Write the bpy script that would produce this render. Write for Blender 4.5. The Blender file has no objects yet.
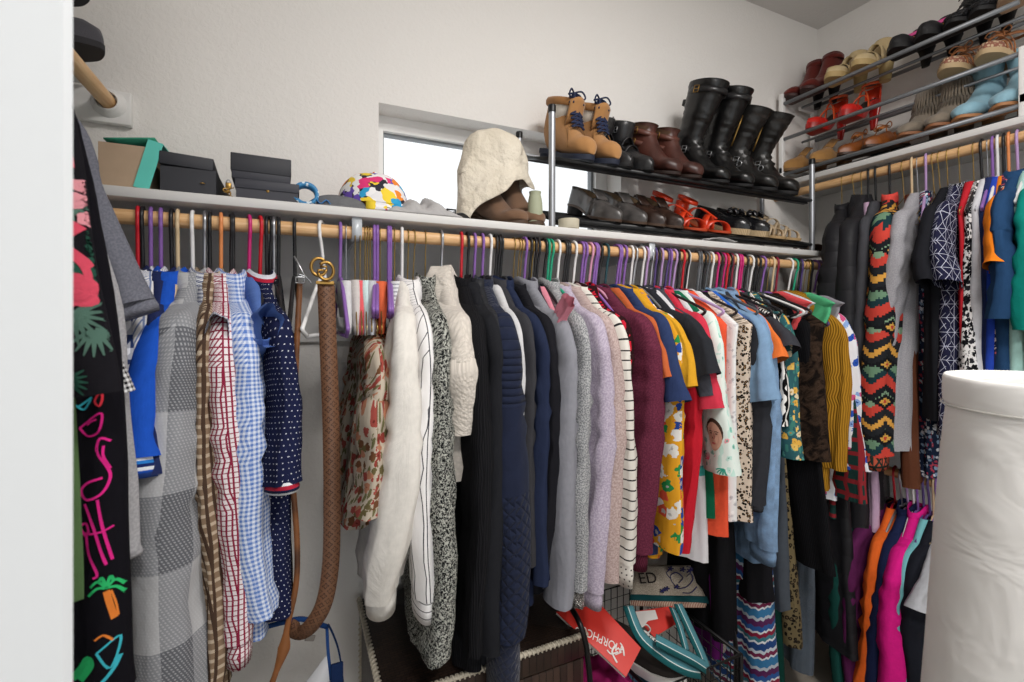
import bpy, math, random
import numpy as np
from mathutils import Vector, Matrix
random.seed(7)
S = bpy.context.scene
COL = S.collection
# ---------------------------------------------------------------- camera, world, lights
CAMH = 1.5
YAW = math.radians(24.8); CA, SA = math.cos(YAW), math.sin(YAW)
F = 470.0; HZ = 317.0
cam = bpy.data.cameras.new('camera'); camo = bpy.data.objects.new('camera', cam); COL.objects.link(camo)
camo.location = (0, 0, CAMH); camo.rotation_euler = (math.radians(90), 0, -YAW)
cam.sensor_width = 36; cam.lens = F / 1024 * 36; cam.shift_y = -(341 - HZ) / 1024
cam.clip_start = 0.02
cam.dof.use_dof = True; cam.dof.focus_distance = 1.5; cam.dof.aperture_fstop = 5.6
S.camera = camo
w = bpy.data.worlds.new('world'); S.world = w; w.use_nodes = True
w.node_tree.nodes['Background'].inputs[0].default_value = (0.95, 0.98, 1.0, 1)
w.node_tree.nodes['Background'].inputs[1].default_value = 1.3
def area(name, loc, target, size, power, col=(1, 1, 1), size_y=None):
    l = bpy.data.lights.new(name, 'AREA'); l.energy = power; l.color = col; l.size = size
    if size_y: l.shape = 'RECTANGLE'; l.size_y = size_y
    o = bpy.data.objects.new(name, l); COL.objects.link(o); o.location = loc
    o.rotation_euler = (Vector(target) - Vector(loc)).to_track_quat('-Z', 'Y').to_euler()
    return o
FILL_LAMPS = [(0.9, 0.0), (0.2, -1.1)]  # added fill lamps out of view, standing in for bounced flash
for k, (lx, ly) in enumerate(FILL_LAMPS):
    area('added_fill_light', (lx, ly, CAMH + 1.39), (lx + .15, ly + .35, 0), 0.42, (23, 33)[k], (1.0, 0.965, 0.93))
vs = S.view_settings
vs.view_transform = 'Standard'; vs.look = 'None'; vs.gamma = 1; vs.exposure = -0.05; vs.use_curve_mapping = False
S.cycles.max_bounces = 6; S.cycles.diffuse_bounces = 4; S.cycles.use_denoising = True

# ---------------------------------------------------------------- photo calibration
def ang(px): return (px - 512) / F
def X_at(px, Y):
    u = ang(px); return Y * (u * CA + SA) / (CA - u * SA)
def Y_at(px, X):
    u = ang(px); return X * (CA - u * SA) / (u * CA + SA)
def z_atY(px, py, Y): return CAMH + (HZ - py) / F * Y / (CA - ang(px) * SA)
def z_atX(px, py, X): return CAMH + (HZ - py) / F * X / (ang(px) * CA + SA)
def P_Y(px, py, Y): return Vector((X_at(px, Y), Y, z_atY(px, py, Y)))
def P_X(px, py, X): return Vector((X, Y_at(px, X), z_atX(px, py, X)))

# ---------------------------------------------------------------- materials
def lin(c):
    if isinstance(c, str):
        c = tuple(int(c[i:i + 2], 16) / 255 for i in (0, 2, 4))
    return tuple((x / 12.92 if x <= .04045 else ((x + .055) / 1.055) ** 2.4) for x in c) + (1,)
class G:
    """tiny node-graph helper"""
    def __init__(s, name):
        s.m = bpy.data.materials.new(name); s.m.use_nodes = True
        s.t = s.m.node_tree; s.b = s.t.nodes['Principled BSDF']; s.L = s.t.links.new
        s._uv = None
    def n(s, typ, **kw):
        x = s.t.nodes.new(typ)
        for k, v in kw.items(): setattr(x, k, v)
        return x
    def uv(s):
        if s._uv is None:
            u = s.n('ShaderNodeUVMap', uv_map='UVMap'); s._uv = u.outputs[0]
        return s._uv
    def inp(s, sock, v):
        if hasattr(v, 'is_output'): s.L(v, sock)
        else: sock.default_value = v
    def math(s, op, a, b=0.0, c=0.0):
        x = s.n('ShaderNodeMath', operation=op); s.inp(x.inputs[0], a); s.inp(x.inputs[1], b); s.inp(x.inputs[2], c)
        return x.outputs[0]
    def xy(s, v=None):
        x = s.n('ShaderNodeSeparateXYZ'); s.L(v or s.uv(), x.inputs[0]); return x.outputs[0], x.outputs[1]
    def comb(s, a, b, c=0.0):
        x = s.n('ShaderNodeCombineXYZ'); s.inp(x.inputs[0], a); s.inp(x.inputs[1], b); s.inp(x.inputs[2], c); return x.outputs[0]
    def mix(s, f, a, b):
        x = s.n('ShaderNodeMix', data_type='RGBA'); s.inp(x.inputs[0], f); s.inp(x.inputs[6], a); s.inp(x.inputs[7], b); return x.outputs[2]
    def noise(s, scale, detail=3, vec=None, rough=.55, dist=0.0):
        x = s.n('ShaderNodeTexNoise'); x.inputs['Scale'].default_value = scale; x.inputs['Detail'].default_value = detail
        x.inputs['Roughness'].default_value = rough; x.inputs['Distortion'].default_value = dist
        s.L(vec or s.uv(), x.inputs['Vector']); return x.outputs['Fac']
    def voro(s, scale, feature='F1', out='Distance', vec=None, rnd=1.0):
        x = s.n('ShaderNodeTexVoronoi', feature=feature); x.inputs['Scale'].default_value = scale
        x.inputs['Randomness'].default_value = rnd
        s.L(vec or s.uv(), x.inputs['Vector']); return x.outputs[out]
    def ramp(s, f, stops, const=False):
        x = s.n('ShaderNodeValToRGB'); r = x.color_ramp
        if const: r.interpolation = 'CONSTANT'
        while len(r.elements) < len(stops): r.elements.new(0.5)
        for e, (p, c) in zip(r.elements, stops): e.position = p; e.color = c if len(c) == 4 else lin(c)
        s.inp(x.inputs[0], f); return x.outputs[0]
    def step(s, a, b): return s.math('GREATER_THAN', a, b)
    def smooth(s, a, lo, hi):
        x = s.n('ShaderNodeMapRange', interpolation_type='SMOOTHSTEP'); s.inp(x.inputs[0], a)
        x.inputs[1].default_value = lo; x.inputs[2].default_value = hi; return x.outputs[0]
    def stripe(s, c, period, duty, off=0.0):
        f = s.math('FRACT', s.math('ADD', s.math('DIVIDE', c, period), 100.0 + off)); return s.math('LESS_THAN', f, duty)
    def bump(s, h, strength=.3, dist=.002):
        x = s.n('ShaderNodeBump'); x.inputs['Strength'].default_value = strength; x.inputs['Distance'].default_value = dist
        s.inp(x.inputs['Height'], h); s.L(x.outputs[0], s.b.inputs['Normal'])
    def out(s, col, rough=.85, metal=0.0, spec=.3, sheen=0.0):
        s.inp(s.b.inputs['Base Color'], col); s.inp(s.b.inputs['Roughness'], rough)
        s.b.inputs['Metallic'].default_value = metal; s.b.inputs['Specular IOR Level'].default_value = spec
        s.b.inputs['Sheen Weight'].default_value = sheen
        return s.m
_mc = {}
def cached(fn):
    def f(*a, **k):
        key = (fn.__name__, a, tuple(sorted(k.items())))
        if key not in _mc: _mc[key] = fn(*a, **k)
        return _mc[key]
    return f
def objvec(g):
    return g.n('ShaderNodeTexCoord').outputs['Object']
@cached
def plain(c, rough=.5, metal=0.0, spec=.4, var=.05, bump=0.0, scale=30.0):
    """painted / plastic / metal / leather surface with light procedural unevenness"""
    g = G('surface_' + str(c)); v = objvec(g)
    n = g.noise(scale, 4, v)
    c0 = lin(c); dk = tuple(x * (1 - var * 2) for x in c0[:3]) + (1,)
    lt = tuple(min(1, x * (1 + var)) for x in c0[:3]) + (1,)
    if bump: g.bump(n, bump, .002)
    return g.out(g.mix(n, dk, lt), rough, metal, spec)
@cached
def leather(c, rough=.38, crease=.35, c2=None):
    g = G('leather_' + c); v = objvec(g)
    n1 = g.noise(9, 5, v, dist=.6); n2 = g.voro(260, vec=v); n3 = g.noise(38, 3, v)
    c0 = lin(c); d = lin(c2) if c2 else tuple(x * .55 for x in c0[:3]) + (1,)
    col = g.mix(g.smooth(n1, .35, .7), c0, d)
    g.bump(g.math('ADD', g.math('MULTIPLY', n2, .15), g.math('ADD', n3, n1)), crease, .003)
    return g.out(col, rough, 0, .5)
@cached
def suede(c, c2=None):
    g = G('suede_' + c); v = objvec(g)
    n1 = g.noise(14, 5, v); n2 = g.noise(400, 2, v)
    c0 = lin(c); d = lin(c2) if c2 else tuple(x * .7 for x in c0[:3]) + (1,)
    g.bump(g.math('ADD', n2, n1), .3, .002)
    return g.out(g.mix(n1, d, c0), .95, 0, .15, .2)

# ---------------------------------------------------------------- mesh builder
class MB:
    def __init__(s): s.v = []; s.f = []; s.uv = []; s.mi = []
    def vert(s, p): s.v.append((p[0], p[1], p[2])); return len(s.v) - 1
    def face(s, idx, uv=None, mi=0):
        s.f.append(tuple(idx)); s.uv.append(uv or [(0, 0)] * len(idx)); s.mi.append(mi)
    def grid(s, P, closed=False, mi=0, uv=None, cap0=False, cap1=False, flip=False):
        """P: rows of points; consecutive points of a row wrap when closed"""
        R, C = len(P), len(P[0]); base = len(s.v)
        for r in P:
            for p in r: s.v.append((p[0], p[1], p[2]))
        if uv is None:
            uv = []
            acc_v = 0.0
            for i in range(R):
                if i: acc_v += (Vector(P[i][C // 4]) - Vector(P[i - 1][C // 4])).length
                a = 0.0; row = [(0.0, -acc_v)]
                for j in range(1, C + 1):
                    if j == C and not closed: break
                    a += (Vector(P[i][j % C]) - Vector(P[i][j - 1])).length
                    row.append((a, -acc_v))
                uv.append(row)
        n = C if closed else C - 1
        for i in range(R - 1):
            for j in range(n):
                k = (j + 1) % C
                q = [base + i * C + j, base + i * C + k, base + (i + 1) * C + k, base + (i + 1) * C + j]
                t = [uv[i][j], uv[i][j + 1], uv[i + 1][j + 1], uv[i + 1][j]]
                if flip: q.reverse(); t.reverse()
                s.face(q, t, mi)
        for flag, i, rev in ((cap0, 0, True), (cap1, R - 1, False)):
            if flag:
                c = np.mean(np.array([P[i][j][:] for j in range(C)]), axis=0); ci = s.vert(c)
                for j in range(n):
                    k = (j + 1) % C
                    q = [base + i * C + j, base + i * C + k, ci]
                    if rev != flip: q.reverse()
                    s.face(q, [uv[i][0]] * 3, mi)
        return s
    def tube(s, path, r, n=8, closed=False, mi=0, caps=True, flat=None):
        pts = [Vector(p) for p in path]; m = len(pts); rows = []
        t0 = (pts[1] - pts[0]).normalized(); up = Vector((0, 0, 1)) if abs(t0.z) < .9 else Vector((1, 0, 0))
        nrm = t0.cross(up).normalized()
        for i in range(m):
            if closed: t = pts[(i + 1) % m] - pts[i - 1]
            else: t = pts[min(i + 1, m - 1)] - pts[max(i - 1, 0)]
            t.normalize()
            nrm = (nrm - t * nrm.dot(t))
            nrm = nrm.normalized() if nrm.length > 1e-6 else t.orthogonal().normalized()
            b = t.cross(nrm); rr = r[i] if isinstance(r, (list, tuple)) else r
            fx = 1.0; fy = flat if flat else 1.0
            rows.append([pts[i] + nrm * (math.cos(2 * math.pi * k / n) * rr * fx) + b * (math.sin(2 * math.pi * k / n) * rr * fy) for k in range(n)])
        if closed: rows.append(rows[0])
        return s.grid(rows, True, mi, cap0=caps and not closed, cap1=caps and not closed, flip=True)
    def box(s, lo, hi, mi=0, bev=0.0):
        x0, y0, z0 = lo; x1, y1, z1 = hi
        if bev <= 0:
            b = len(s.v)
            for p in ((x0, y0, z0), (x1, y0, z0), (x1, y1, z0), (x0, y1, z0), (x0, y0, z1), (x1, y0, z1), (x1, y1, z1), (x0, y1, z1)): s.v.append(p)
            for q, d in (((3, 2, 1, 0), (0, 1)), ((4, 5, 6, 7), (0, 1)), ((0, 1, 5, 4), (0, 2)), ((2, 3, 7, 6), (0, 2)), ((1, 2, 6, 5), (1, 2)), ((3, 0, 4, 7), (1, 2))):
                s.face([b + k for k in q], [(s.v[b + k][d[0]], s.v[b + k][d[1]]) for k in q], mi)
            return s
        # rounded vertical corners plus bevelled top and bottom
        e = min(bev, (x1 - x0) / 2.01, (y1 - y0) / 2.01, (z1 - z0) / 2.01); rows = []
        def ring(ins, z):
            r = []; rad = e
            for cx, cy, a0 in ((x1 - e, y1 - e, 0), (x0 + e, y1 - e, 90), (x0 + e, y0 + e, 180), (x1 - e, y0 + e, 270)):
                for k in range(4):
                    a = math.radians(a0 + k * 30); q = max(rad - ins, 1e-5)
                    r.append(Vector((cx + math.cos(a) * q, cy + math.sin(a) * q, z)))
            return r
        for ins, z in ((e, z0), (e * .3, z0 + e * .3), (0, z0 + e), (0, z1 - e), (e * .3, z1 - e * .3), (e, z1)): rows.append(ring(ins, z))
        return s.grid(rows, True, mi, cap0=True, cap1=True)
    def lathe(s, prof, n=20, c=(0, 0), mi=0, caps=(False, False)):
        rows = [[Vector((c[0] + math.cos(2 * math.pi * k / n) * r, c[1] + math.sin(2 * math.pi * k / n) * r, z)) for k in range(n)] for r, z in prof]
        return s.grid(rows, True, mi, cap0=caps[0], cap1=caps[1])
    def poly(s, pts, mi=0, uv=None):
        b = len(s.v)
        for p in pts: s.v.append((p[0], p[1], p[2]))
        s.face(list(range(b, b + len(pts))), uv, mi); return s
    def xf(s, M, start=0):
        for i in range(start, len(s.v)): s.v[i] = tuple(M @ Vector(s.v[i]))
        return s
    def noise_push(s, amp, freq, start=0, seed=0.0):
        from mathutils import noise
        for i in range(start, len(s.v)):
            p = Vector(s.v[i]); q = p * freq + Vector((seed, seed * 1.7, -seed))
            s.v[i] = tuple(p + noise.noise_vector(q) * amp)
        return s
    def build(s, name, mats, parent=None, loc=None, smooth=True, subsurf=0, autoang=None, solid=0.0):
        me = bpy.data.meshes.new(name); me.from_pydata(s.v, [], s.f)
        ul = me.uv_layers.new(name='UVMap'); flat = []
        for u in s.uv:
            for a in u: flat.extend(a)
        ul.data.foreach_set('uv', flat)
        if not isinstance(mats, (list, tuple)): mats = [mats]
        for m in mats: me.materials.append(m)
        if len(mats) > 1: me.polygons.foreach_set('material_index', s.mi)
        me.polygons.foreach_set('use_smooth', [smooth] * len(s.f))
        me.update()
        if smooth and autoang: me.set_sharp_from_angle(angle=math.radians(autoang))
        o = bpy.data.objects.new(name, me); COL.objects.link(o)
        if parent: o.parent = parent
        if loc is not None: o.location = loc
        if solid:
            m = o.modifiers.new('thickness', 'SOLIDIFY'); m.thickness = solid; m.offset = 0
        if subsurf:
            m = o.modifiers.new('subdivision', 'SUBSURF'); m.levels = subsurf; m.render_levels = subsurf
        return o
def thing(name, label, cat, loc=(0, 0, 0), rotz=0.0, group=None, M=None):
    o = bpy.data.objects.new(name, None); COL.objects.link(o); o.empty_display_size = .05
    if M is not None: o.matrix_world = M
    else: o.location = loc; o.rotation_euler = (0, 0, rotz)
    return tag(o, label, cat, group)
def tag(o, label, cat, group=None, kind=None):
    if label: o['label'] = label
    if cat: o['category'] = cat
    if group: o['group'] = group
    if kind: o['kind'] = kind
    return o
def struct(o): o['kind'] = 'structure'; return o
def lerp(a, b, t): return a + (b - a) * t
def interp(x, xs, ys):
    return float(np.interp(x, xs, ys))
def catmull(pts, n=6):
    P = [Vector(p) for p in pts]; out = []
    for i in range(len(P) - 1):
        p0, p1, p2, p3 = P[max(i - 1, 0)], P[i], P[i + 1], P[min(i + 2, len(P) - 1)]
        for k in range(n):
            t = k / n
            out.append(.5 * ((2 * p1) + (p2 - p0) * t + (2 * p0 - 5 * p1 + 4 * p2 - p3) * t * t + (3 * p1 - p0 - 3 * p2 + p3) * t ** 3))
    out.append(P[-1]); return out
# ================================================================ room shell
ZW = CAMH
YB, XR, XL, ZC = 1.54, 2.45, -0.76, CAMH + 1.483
def wall_mat(name, c):
    g = G(name); v = objvec(g)
    n = g.noise(90, 4, v, dist=.4); n2 = g.noise(28, 2, v)
    g.bump(g.math('ADD', g.smooth(n, .42, .62), n2), .22, .0025)
    return g.out(lin(c), .9, 0, .2)
M_wall = wall_mat('wall_paint', 'ebe8e4'); M_ceil = wall_mat('ceiling_paint', 'dcd9d6')
M_trim = plain('e9e8e6', .45, var=.01); M_jamb = plain('d3d7da', .5, var=.01)
g = G('carpet'); n = g.noise(300, 3, objvec(g)); g.bump(n, .6, .01); M_floor = g.out(g.mix(n, lin('8d8479'), lin('b5aca0')), .95)
def slab(name, lo, hi, m, bev=0.0):
    return struct(MB().box(lo, hi, 0, bev).build(name, m, smooth=bev > 0))
slab('floor', (-1.6, -2.1, -.1), (XR + .1, YB + .2, 0), M_floor)
slab('ceiling', (-1.6, -2.1, ZC), (XR + .1, YB + .2, ZC + .1), M_ceil)
slab('wall_right', (XR, -2.0, 0), (XR + .1, YB + .2, ZC), M_wall)
slab('wall_left', (XL - .1, .5, 0), (XL, YB + .2, ZC), M_wall)
# back wall with the window opening, one mesh
WX0, WX1, WZ0, WZ1 = .243, 1.197, CAMH + .278, CAMH + .685
b = MB(); T = .2
for lo, hi in (((XL, YB, 0), (WX0, YB + T, ZC)), ((WX1, YB, 0), (XR, YB + T, ZC)), ((WX0, YB, 0), (WX1, YB + T, WZ0)), ((WX0, YB, WZ1), (WX1, YB + T, ZC))): b.box(lo, hi)
struct(b.build('wall_back', M_wall, smooth=False))
# window: white vinyl frame set back in the recess, sash, pane
YW = YB + .095
b = MB()
for lo, hi in (((WX0, YW, WZ0), (WX0 + .03, YW + .06, WZ1)), ((WX1 - .055, YW, WZ0), (WX1, YW + .06, WZ1)), ((WX0 + .03, YW, WZ1 - .05), (WX1 - .055, YW + .06, WZ1)), ((WX0 + .03, YW, WZ0), (WX1 - .055, YW + .06, WZ0 + .05))): b.box(lo, hi)
win = struct(b.build('window_1', M_trim, smooth=True, autoang=40))
b = MB(); x0, x1, z0, z1 = WX0 + .03, WX1 - .055, WZ0 + .05, WZ1 - .05
for lo, hi in (((x0, YW + .02, z0), (x0 + .006, YW + .045, z1)), ((x1 - .012, YW + .02, z0), (x1, YW + .045, z1)), ((x0 + .006, YW + .02, z1 - .008), (x1 - .012, YW + .045, z1)), ((x0 + .006, YW + .02, z0), (x1 - .012, YW + .045, z0 + .008))): b.box(lo, hi)
b.build('sash', plain('8d9296', .5), win, smooth=False)
g = G('window_glass'); tr = g.n('ShaderNodeBsdfTransparent'); gl = g.n('ShaderNodeBsdfGlossy'); gl.inputs['Roughness'].default_value = .02
mx = g.n('ShaderNodeMixShader'); mx.inputs[0].default_value = .06; g.L(tr.outputs[0], mx.inputs[1]); g.L(gl.outputs[0], mx.inputs[2])
g.L(mx.outputs[0], g.t.nodes['Material Output'].inputs[0])
MB().box((x0 + .006, YW + .03, z0 + .008), (x1 - .012, YW + .034, z1 - .008)).build('pane', g.m, win, smooth=False)
# wall behind the camera with an open doorway
b = MB(); dx0, dx1, dh, yf = -1.2, 1.6, 2.45, -2.0
for lo, hi in (((-1.6, yf - .1, 0), (dx0, yf, ZC)), ((dx1, yf - .1, 0), (XR + .1, yf, ZC)), ((dx0, yf - .1, dh), (dx1, yf, ZC))): b.box(lo, hi)
struct(b.build('wall_front', M_wall, smooth=False))
struct(MB().box((-1.6, -2.0, 0), (-1.5, .5, ZC)).build('wall_side', M_wall, smooth=False))
# cleat boards fixed to the walls
slab('trim_1', (XL, YB - .022, CAMH + .495), (-.385, YB, CAMH + .58), M_trim, .003)
slab('trim_2', (XL, YB - .02, CAMH - .075), (2.05, YB, CAMH + .246), M_trim, .003)
slab('trim_3', (XR - .02, -.6, CAMH + .36), (XR, YB - .001, CAMH + .615), M_trim, .003)
slab('trim_4', (XR - .02, -.6, CAMH - .72), (XR, YB - .001, CAMH - .5), M_trim, .003)
slab('trim_5', (XL, .5, CAMH + .495), (XL + .02, YB - .023, CAMH + .58), M_trim, .003)
# white door jamb close on the left, slightly out of focus
YJ = .42
xj = (X_at(67, YJ) + X_at(74, YJ)) / 2
b = MB(); foot = [(-1.55, YJ), (xj - .004, YJ), (xj, YJ + .004), (xj * 1.22, YJ + .08), (-1.55, YJ + .08)]
b.grid([[Vector((x, y, z)) for x, y in foot] for z in (0, ZC)], True, cap0=True, cap1=True, flip=False)
struct(b.build('door_1', M_jamb, smooth=False))
# unseen ceiling fixtures, added to house the two fill lights
for lx, ly in FILL_LAMPS:
    t = thing('ceiling_light', 'added unseen round white fill light on the ceiling above the closet' if ly > -.5 else 'added unseen round white fill light on the ceiling behind the camera', 'light', (lx, ly, ZC))
    MB().lathe([(.01, 0), (.26, 0), (.27, -.012), (.26, -.03), (.24, -.034)], 32).build('base', M_trim, t)
    g = G('fill_diffuser'); g.out(lin('ffffff'), .5); g.b.inputs['Emission Color'].default_value = (1, .94, .88, 1); g.b.inputs['Emission Strength'].default_value = 3
    MB().lathe([(.24, -.03), (.22, -.05), (.13, -.062), (.003, -.065)], 32).build('diffuser', g.m, t)

# ================================================================ shelves and rods
M_shelf = plain('d6d5d3', .5, var=.01)
g = G('rod_wood'); v = objvec(g); mp = g.n('ShaderNodeMapping'); g.L(v, mp.inputs[0]); mp.inputs['Scale'].default_value = (4, 60, 60)
n = g.noise(3, 5, mp.outputs[0]); M_wood = g.out(g.ramp(n, [(.3, 'c99a68'), (.55, 'deb483'), (.75, 'e6c294')]), .42, 0, .4)
SHZ = CAMH + .271; YR = 1.25; ZR = CAMH + .213; XE = 1.995
t = MB().box((XL + .001, 1.22, SHZ - .022), (XE, YB - .001, SHZ), 0, .003).build('shelf_board', M_shelf, autoang=40)
tag(t, 'long white shelf on the back wall below the window, carrying shoes and boxes', 'shelf')
def rod(name, p0, p1, r, label):
    d = Vector(p1) - Vector(p0); L = d.length
    M = Matrix.Translation(p0) @ d.to_track_quat('X', 'Z').to_matrix().to_4x4()
    o = MB().tube([(L * k / 12, 0, 0) for k in range(13)], r, 20).build(name, M_wood, autoang=50); o.matrix_world = M
    return tag(o, label, 'rod')
RR = .0165
rod('closet_rod', (XL + .03, YR, ZR), (2.03, YR, ZR), RR, 'wooden closet rod under the long back shelf')
XRR = 2.12; ZRR = CAMH + .579; XSF = 2.085; SHR = CAMH + .637
o = MB().box((XSF, -.6, SHR - .024), (XR - .021, YB - .002, SHR), 0, .003).build('shelf_board', M_shelf, autoang=40)
tag(o, 'white high shelf on the right wall carrying the shoe rack', 'shelf')
rod('closet_rod', (XRR, -.6, ZRR), (XRR, YB - .002, ZRR), .018, 'wooden closet rod below the high right shelf')
ZRL = CAMH - .605
rod('closet_rod', (XRR, -.6, ZRL), (XRR, YB - .02, ZRL), .018, 'low wooden rod on the right, behind the small hangers near the white bin')
XRL = -.43; ZLR = CAMH + .545
rod('closet_rod', (XRL, .52, ZLR), (XRL, YB - .024, ZLR), .0175, 'wooden rod end at upper left meeting the white wall cup')
# rod cup
t = thing('rod_cup', 'round white cup holding the left rod end on the wall board', 'rod cup', (XRL, YB - .022, ZLR))
MB().lathe([(.001, .004), (.036, .004), (.037, .0)], 28).xf(Matrix.Rotation(math.radians(90), 4, 'X')).build('flange', M_trim, t)
MB().lathe([(.036, .003), (.033, .008), (.027, .012), (.025, .022), (.0222, .022), (.0222, .006)], 28).xf(Matrix.Rotation(math.radians(90), 4, 'X')).build('collar', M_trim, t)
# shelf on the left, above frame edge
o = MB().box((XL + .001, .52, CAMH + .582), (-.47, YB - .024, CAMH + .602), 0, .003).build('shelf_board', M_shelf, autoang=40)
tag(o, 'white upper left shelf seen at the frame edge under the dark slippers', 'shelf')
slab('trim_6', (XSF - .01, -.63, 0), (XR, -.605, SHR + .03), M_trim, .003)
# metal rod brackets
M_metal = plain('b9bdc2', .35, .7, var=.05)
M_clip = plain('c5cbd0', .3, .1, var=.03)
def bracket(px, name, label, zt):
    X = X_at(px, YR - .02)
    t = thing(name, label, 'bracket', (X, YR, ZR))
    b = MB(); w = .012
    prof = [(-RR - .004, .036), (-RR - .004, -.004), (-RR * .8, -RR * .8 - .003), (0, -RR - .004), (RR * .8, -RR * .8 - .003), (RR + .004, 0), (RR + .004, .036)]
    rows = []
    for x in (-w, w): rows.append([Vector((x, y, z)) for y, z in prof])
    b.grid(rows); b.build('hook_strap', M_clip, t, solid=.003)
    MB().box((-.003, RR + .0045, -.02), (.003, YB - YR - .021, .034)).build('arm', M_clip, t, smooth=False)
    b = MB().box((-w, YB - YR - .024, -.2), (w, YB - YR - .0205, .034)); b.build('wall_plate', M_clip, t, smooth=False)
bracket(357, 'rod_bracket', 'pale metal strap bracket on the back rod left of the purple hangers', 0)
bracket(652, 'rod_bracket', 'pale metal strap bracket on the back rod under the black boots', 0)

# ================================================================ shoe racks
M_tube = plain('7f8286', .4, .45, var=.06); M_post = plain('a9adb3', .35, .6, var=.05)
M_blk = plain('17181a', .4, var=.1); M_slat = plain('232326', .5, var=.1)
YK = 1.275
x1k, x2k = X_at(552, YK), X_at(812, YK)
t = thing('shoe_rack', 'two-tier grey tube shoe rack standing on the back shelf', 'shoe rack', ((x1k + x2k) / 2, YK, SHZ))
hw = (x2k - x1k) / 2
KT = (.035, .222); SLANT = .075; KR = YB - .03 - YK
for sx in (-1, 1):
    for y in (0, KR):
        zt = (.385 if sx < 0 else .395) if y == 0 else .385
        p = MB().tube([(sx * hw, y, .004), (sx * hw, y, zt - .02)], .0105, 14).build('post', M_post, t, autoang=50)
        MB().lathe([(.012, -.02), (.0125, 0), (.0115, .003), (.001, .004)], 14).build('end_cap', M_blk, p, loc=(sx * hw, y, zt))
    for z in KT:
        MB().tube([(sx * hw, 0, z), (sx * hw, KR, z + SLANT)], .006, 10).build('side_bar', M_blk, t)
for z in KT:
    for y, dz in ((0, 0), (KR, SLANT)):
        MB().tube([(-hw, y, z + dz), (hw, y, z + dz)], .0075, 10).build('rail', M_blk, t)
    b = MB(); b.box((-hw + .01, .012, z - .012), (hw - .01, .03, z + .002)); b.build('rail_trim', M_slat, t, smooth=False)
    b = MB()
    for y in (.075, .13, .185):
        if y < KR - .01: b.tube([(-hw + .004, y, z + SLANT * y / KR), (hw - .004, y, z + SLANT * y / KR)], .004, 6)
    b.build('shelf_wires', M_slat, t)
def rack_z(tier, y): return SHZ + KT[tier] + .0075 + SLANT * (y - YK) / KR
# right rack: three tiers of grey tubes, white uprights
XK = 2.12
RZ = (CAMH + .680, CAMH + .848, CAMH + 1.017)
KD = .235
t = thing('shoe_rack', 'three-tier grey tube shoe rack on the high right shelf', 'shoe rack', (XK, 1.1, SHR))
ya, yb_ = .69, YB - .05
for z in RZ:
    lz = z - SHR
    MB().tube([(0, ya - 1.1, lz), (0, yb_ - 1.1, lz)], .0085, 12).build('rail', M_tube, t)
    MB().tube([(KD, ya - 1.1, lz + .03), (KD, yb_ - 1.1, lz + .03)], .0085, 12).build('rail', M_tube, t)
    MB().tube([(KD * .55, ya - 1.1, lz + .005), (KD * .55, yb_ - 1.1, lz + .005)], .006, 12).build('rail', M_tube, t)
for y, zt in ((ya - 1.1 - .012, .23), (yb_ - 1.1 + .012, .43)):
    b = MB().box((-.012, y - .011, 0.001), (.012, y + .011, zt), 0, .004); b.box((KD - .012, y - .011, 0.001), (KD + .012, y + .011, .43), 0, .004)
    b.box((-.012, y - .009, .05), (KD, y + .009, .075)); b.box((KD - .1, y - .009, .38), (KD, y + .009, .40))
    b.build('end_frame', M_trim, t, autoang=40)
def rrack_z(tier, x): return RZ[tier] + .0085 + .03 * max(0, (x - XK)) / KD
# ================================================================ cloth materials (UV in metres: u around, v down)
def finish(g, col, rough=.88, bump=.35, weave=900, sheen=.0, wr=True):
    h = g.noise(weave, 1)
    if wr:
        mp = g.n('ShaderNodeMapping'); g.L(g.uv(), mp.inputs[0]); mp.inputs['Scale'].default_value = (1.0, .35, 1)
        h = g.math('ADD', g.math('MULTIPLY', g.noise(17, 4, mp.outputs[0], dist=.5), 4.0), g.math('MULTIPLY', h, .35))
    g.bump(h, bump, .006)
    return g.out(col, rough, 0, .08, sheen * .3)
def shade(c, f):
    return tuple(min(1, x * f) for x in lin(c)[:3]) + (1,)
@cached
def cl_plain(c, k=1.0, rough=.88):
    g = G('cloth_' + c); n = g.noise(60, 4)
    return finish(g, g.mix(n, shade(c, .82), shade(c, 1.12)), rough)
@cached
def cl_heather(c, d, sc=330):
    g = G('heather_' + c); n = g.noise(sc, 2)
    return finish(g, g.mix(g.smooth(n, .38, .64), lin(d), lin(c)))
@cached
def cl_boucle(c, d, sc=150, lo=.46, hi=.54):
    g = G('boucle_' + c); n = g.noise(sc, 2, dist=1.2)
    g.bump(n, 1.0, .012)
    return g.out(g.mix(g.smooth(n, lo, hi), lin(d), lin(c)), .95, 0, .1)
@cached
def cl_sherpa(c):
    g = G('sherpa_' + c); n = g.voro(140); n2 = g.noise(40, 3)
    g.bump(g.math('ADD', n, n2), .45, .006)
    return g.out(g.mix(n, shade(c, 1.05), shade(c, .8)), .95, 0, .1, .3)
@cached
def cl_check(base, col, period=.012, duty=.5, col2=None, ph=.0, pv=None):
    """gingham: both directions half tone, crossings full"""
    g = G('gingham_' + col); u, v = g.xy()
    a = g.stripe(u, period, duty, ph); b = g.stripe(v, pv or period, duty, ph)
    f = g.math('MULTIPLY', g.math('ADD', a, b), .5)
    c = g.mix(f, lin(base), lin(col))
    if col2: c = g.mix(g.stripe(u, period * 4, .1), c, lin(col2))
    return finish(g, c, bump=.3)
@cached
def cl_pane(base, col, pu, pv, du=.2, dv=.2, col2=None, ph=0.0):
    g = G('windowpane_' + col); u, v = g.xy()
    c = g.mix(g.stripe(v, pv, dv, ph), lin(base), lin(col2 or col)); c = g.mix(g.stripe(u, pu, du), c, lin(col))
    return finish(g, c, bump=.3)
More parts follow.
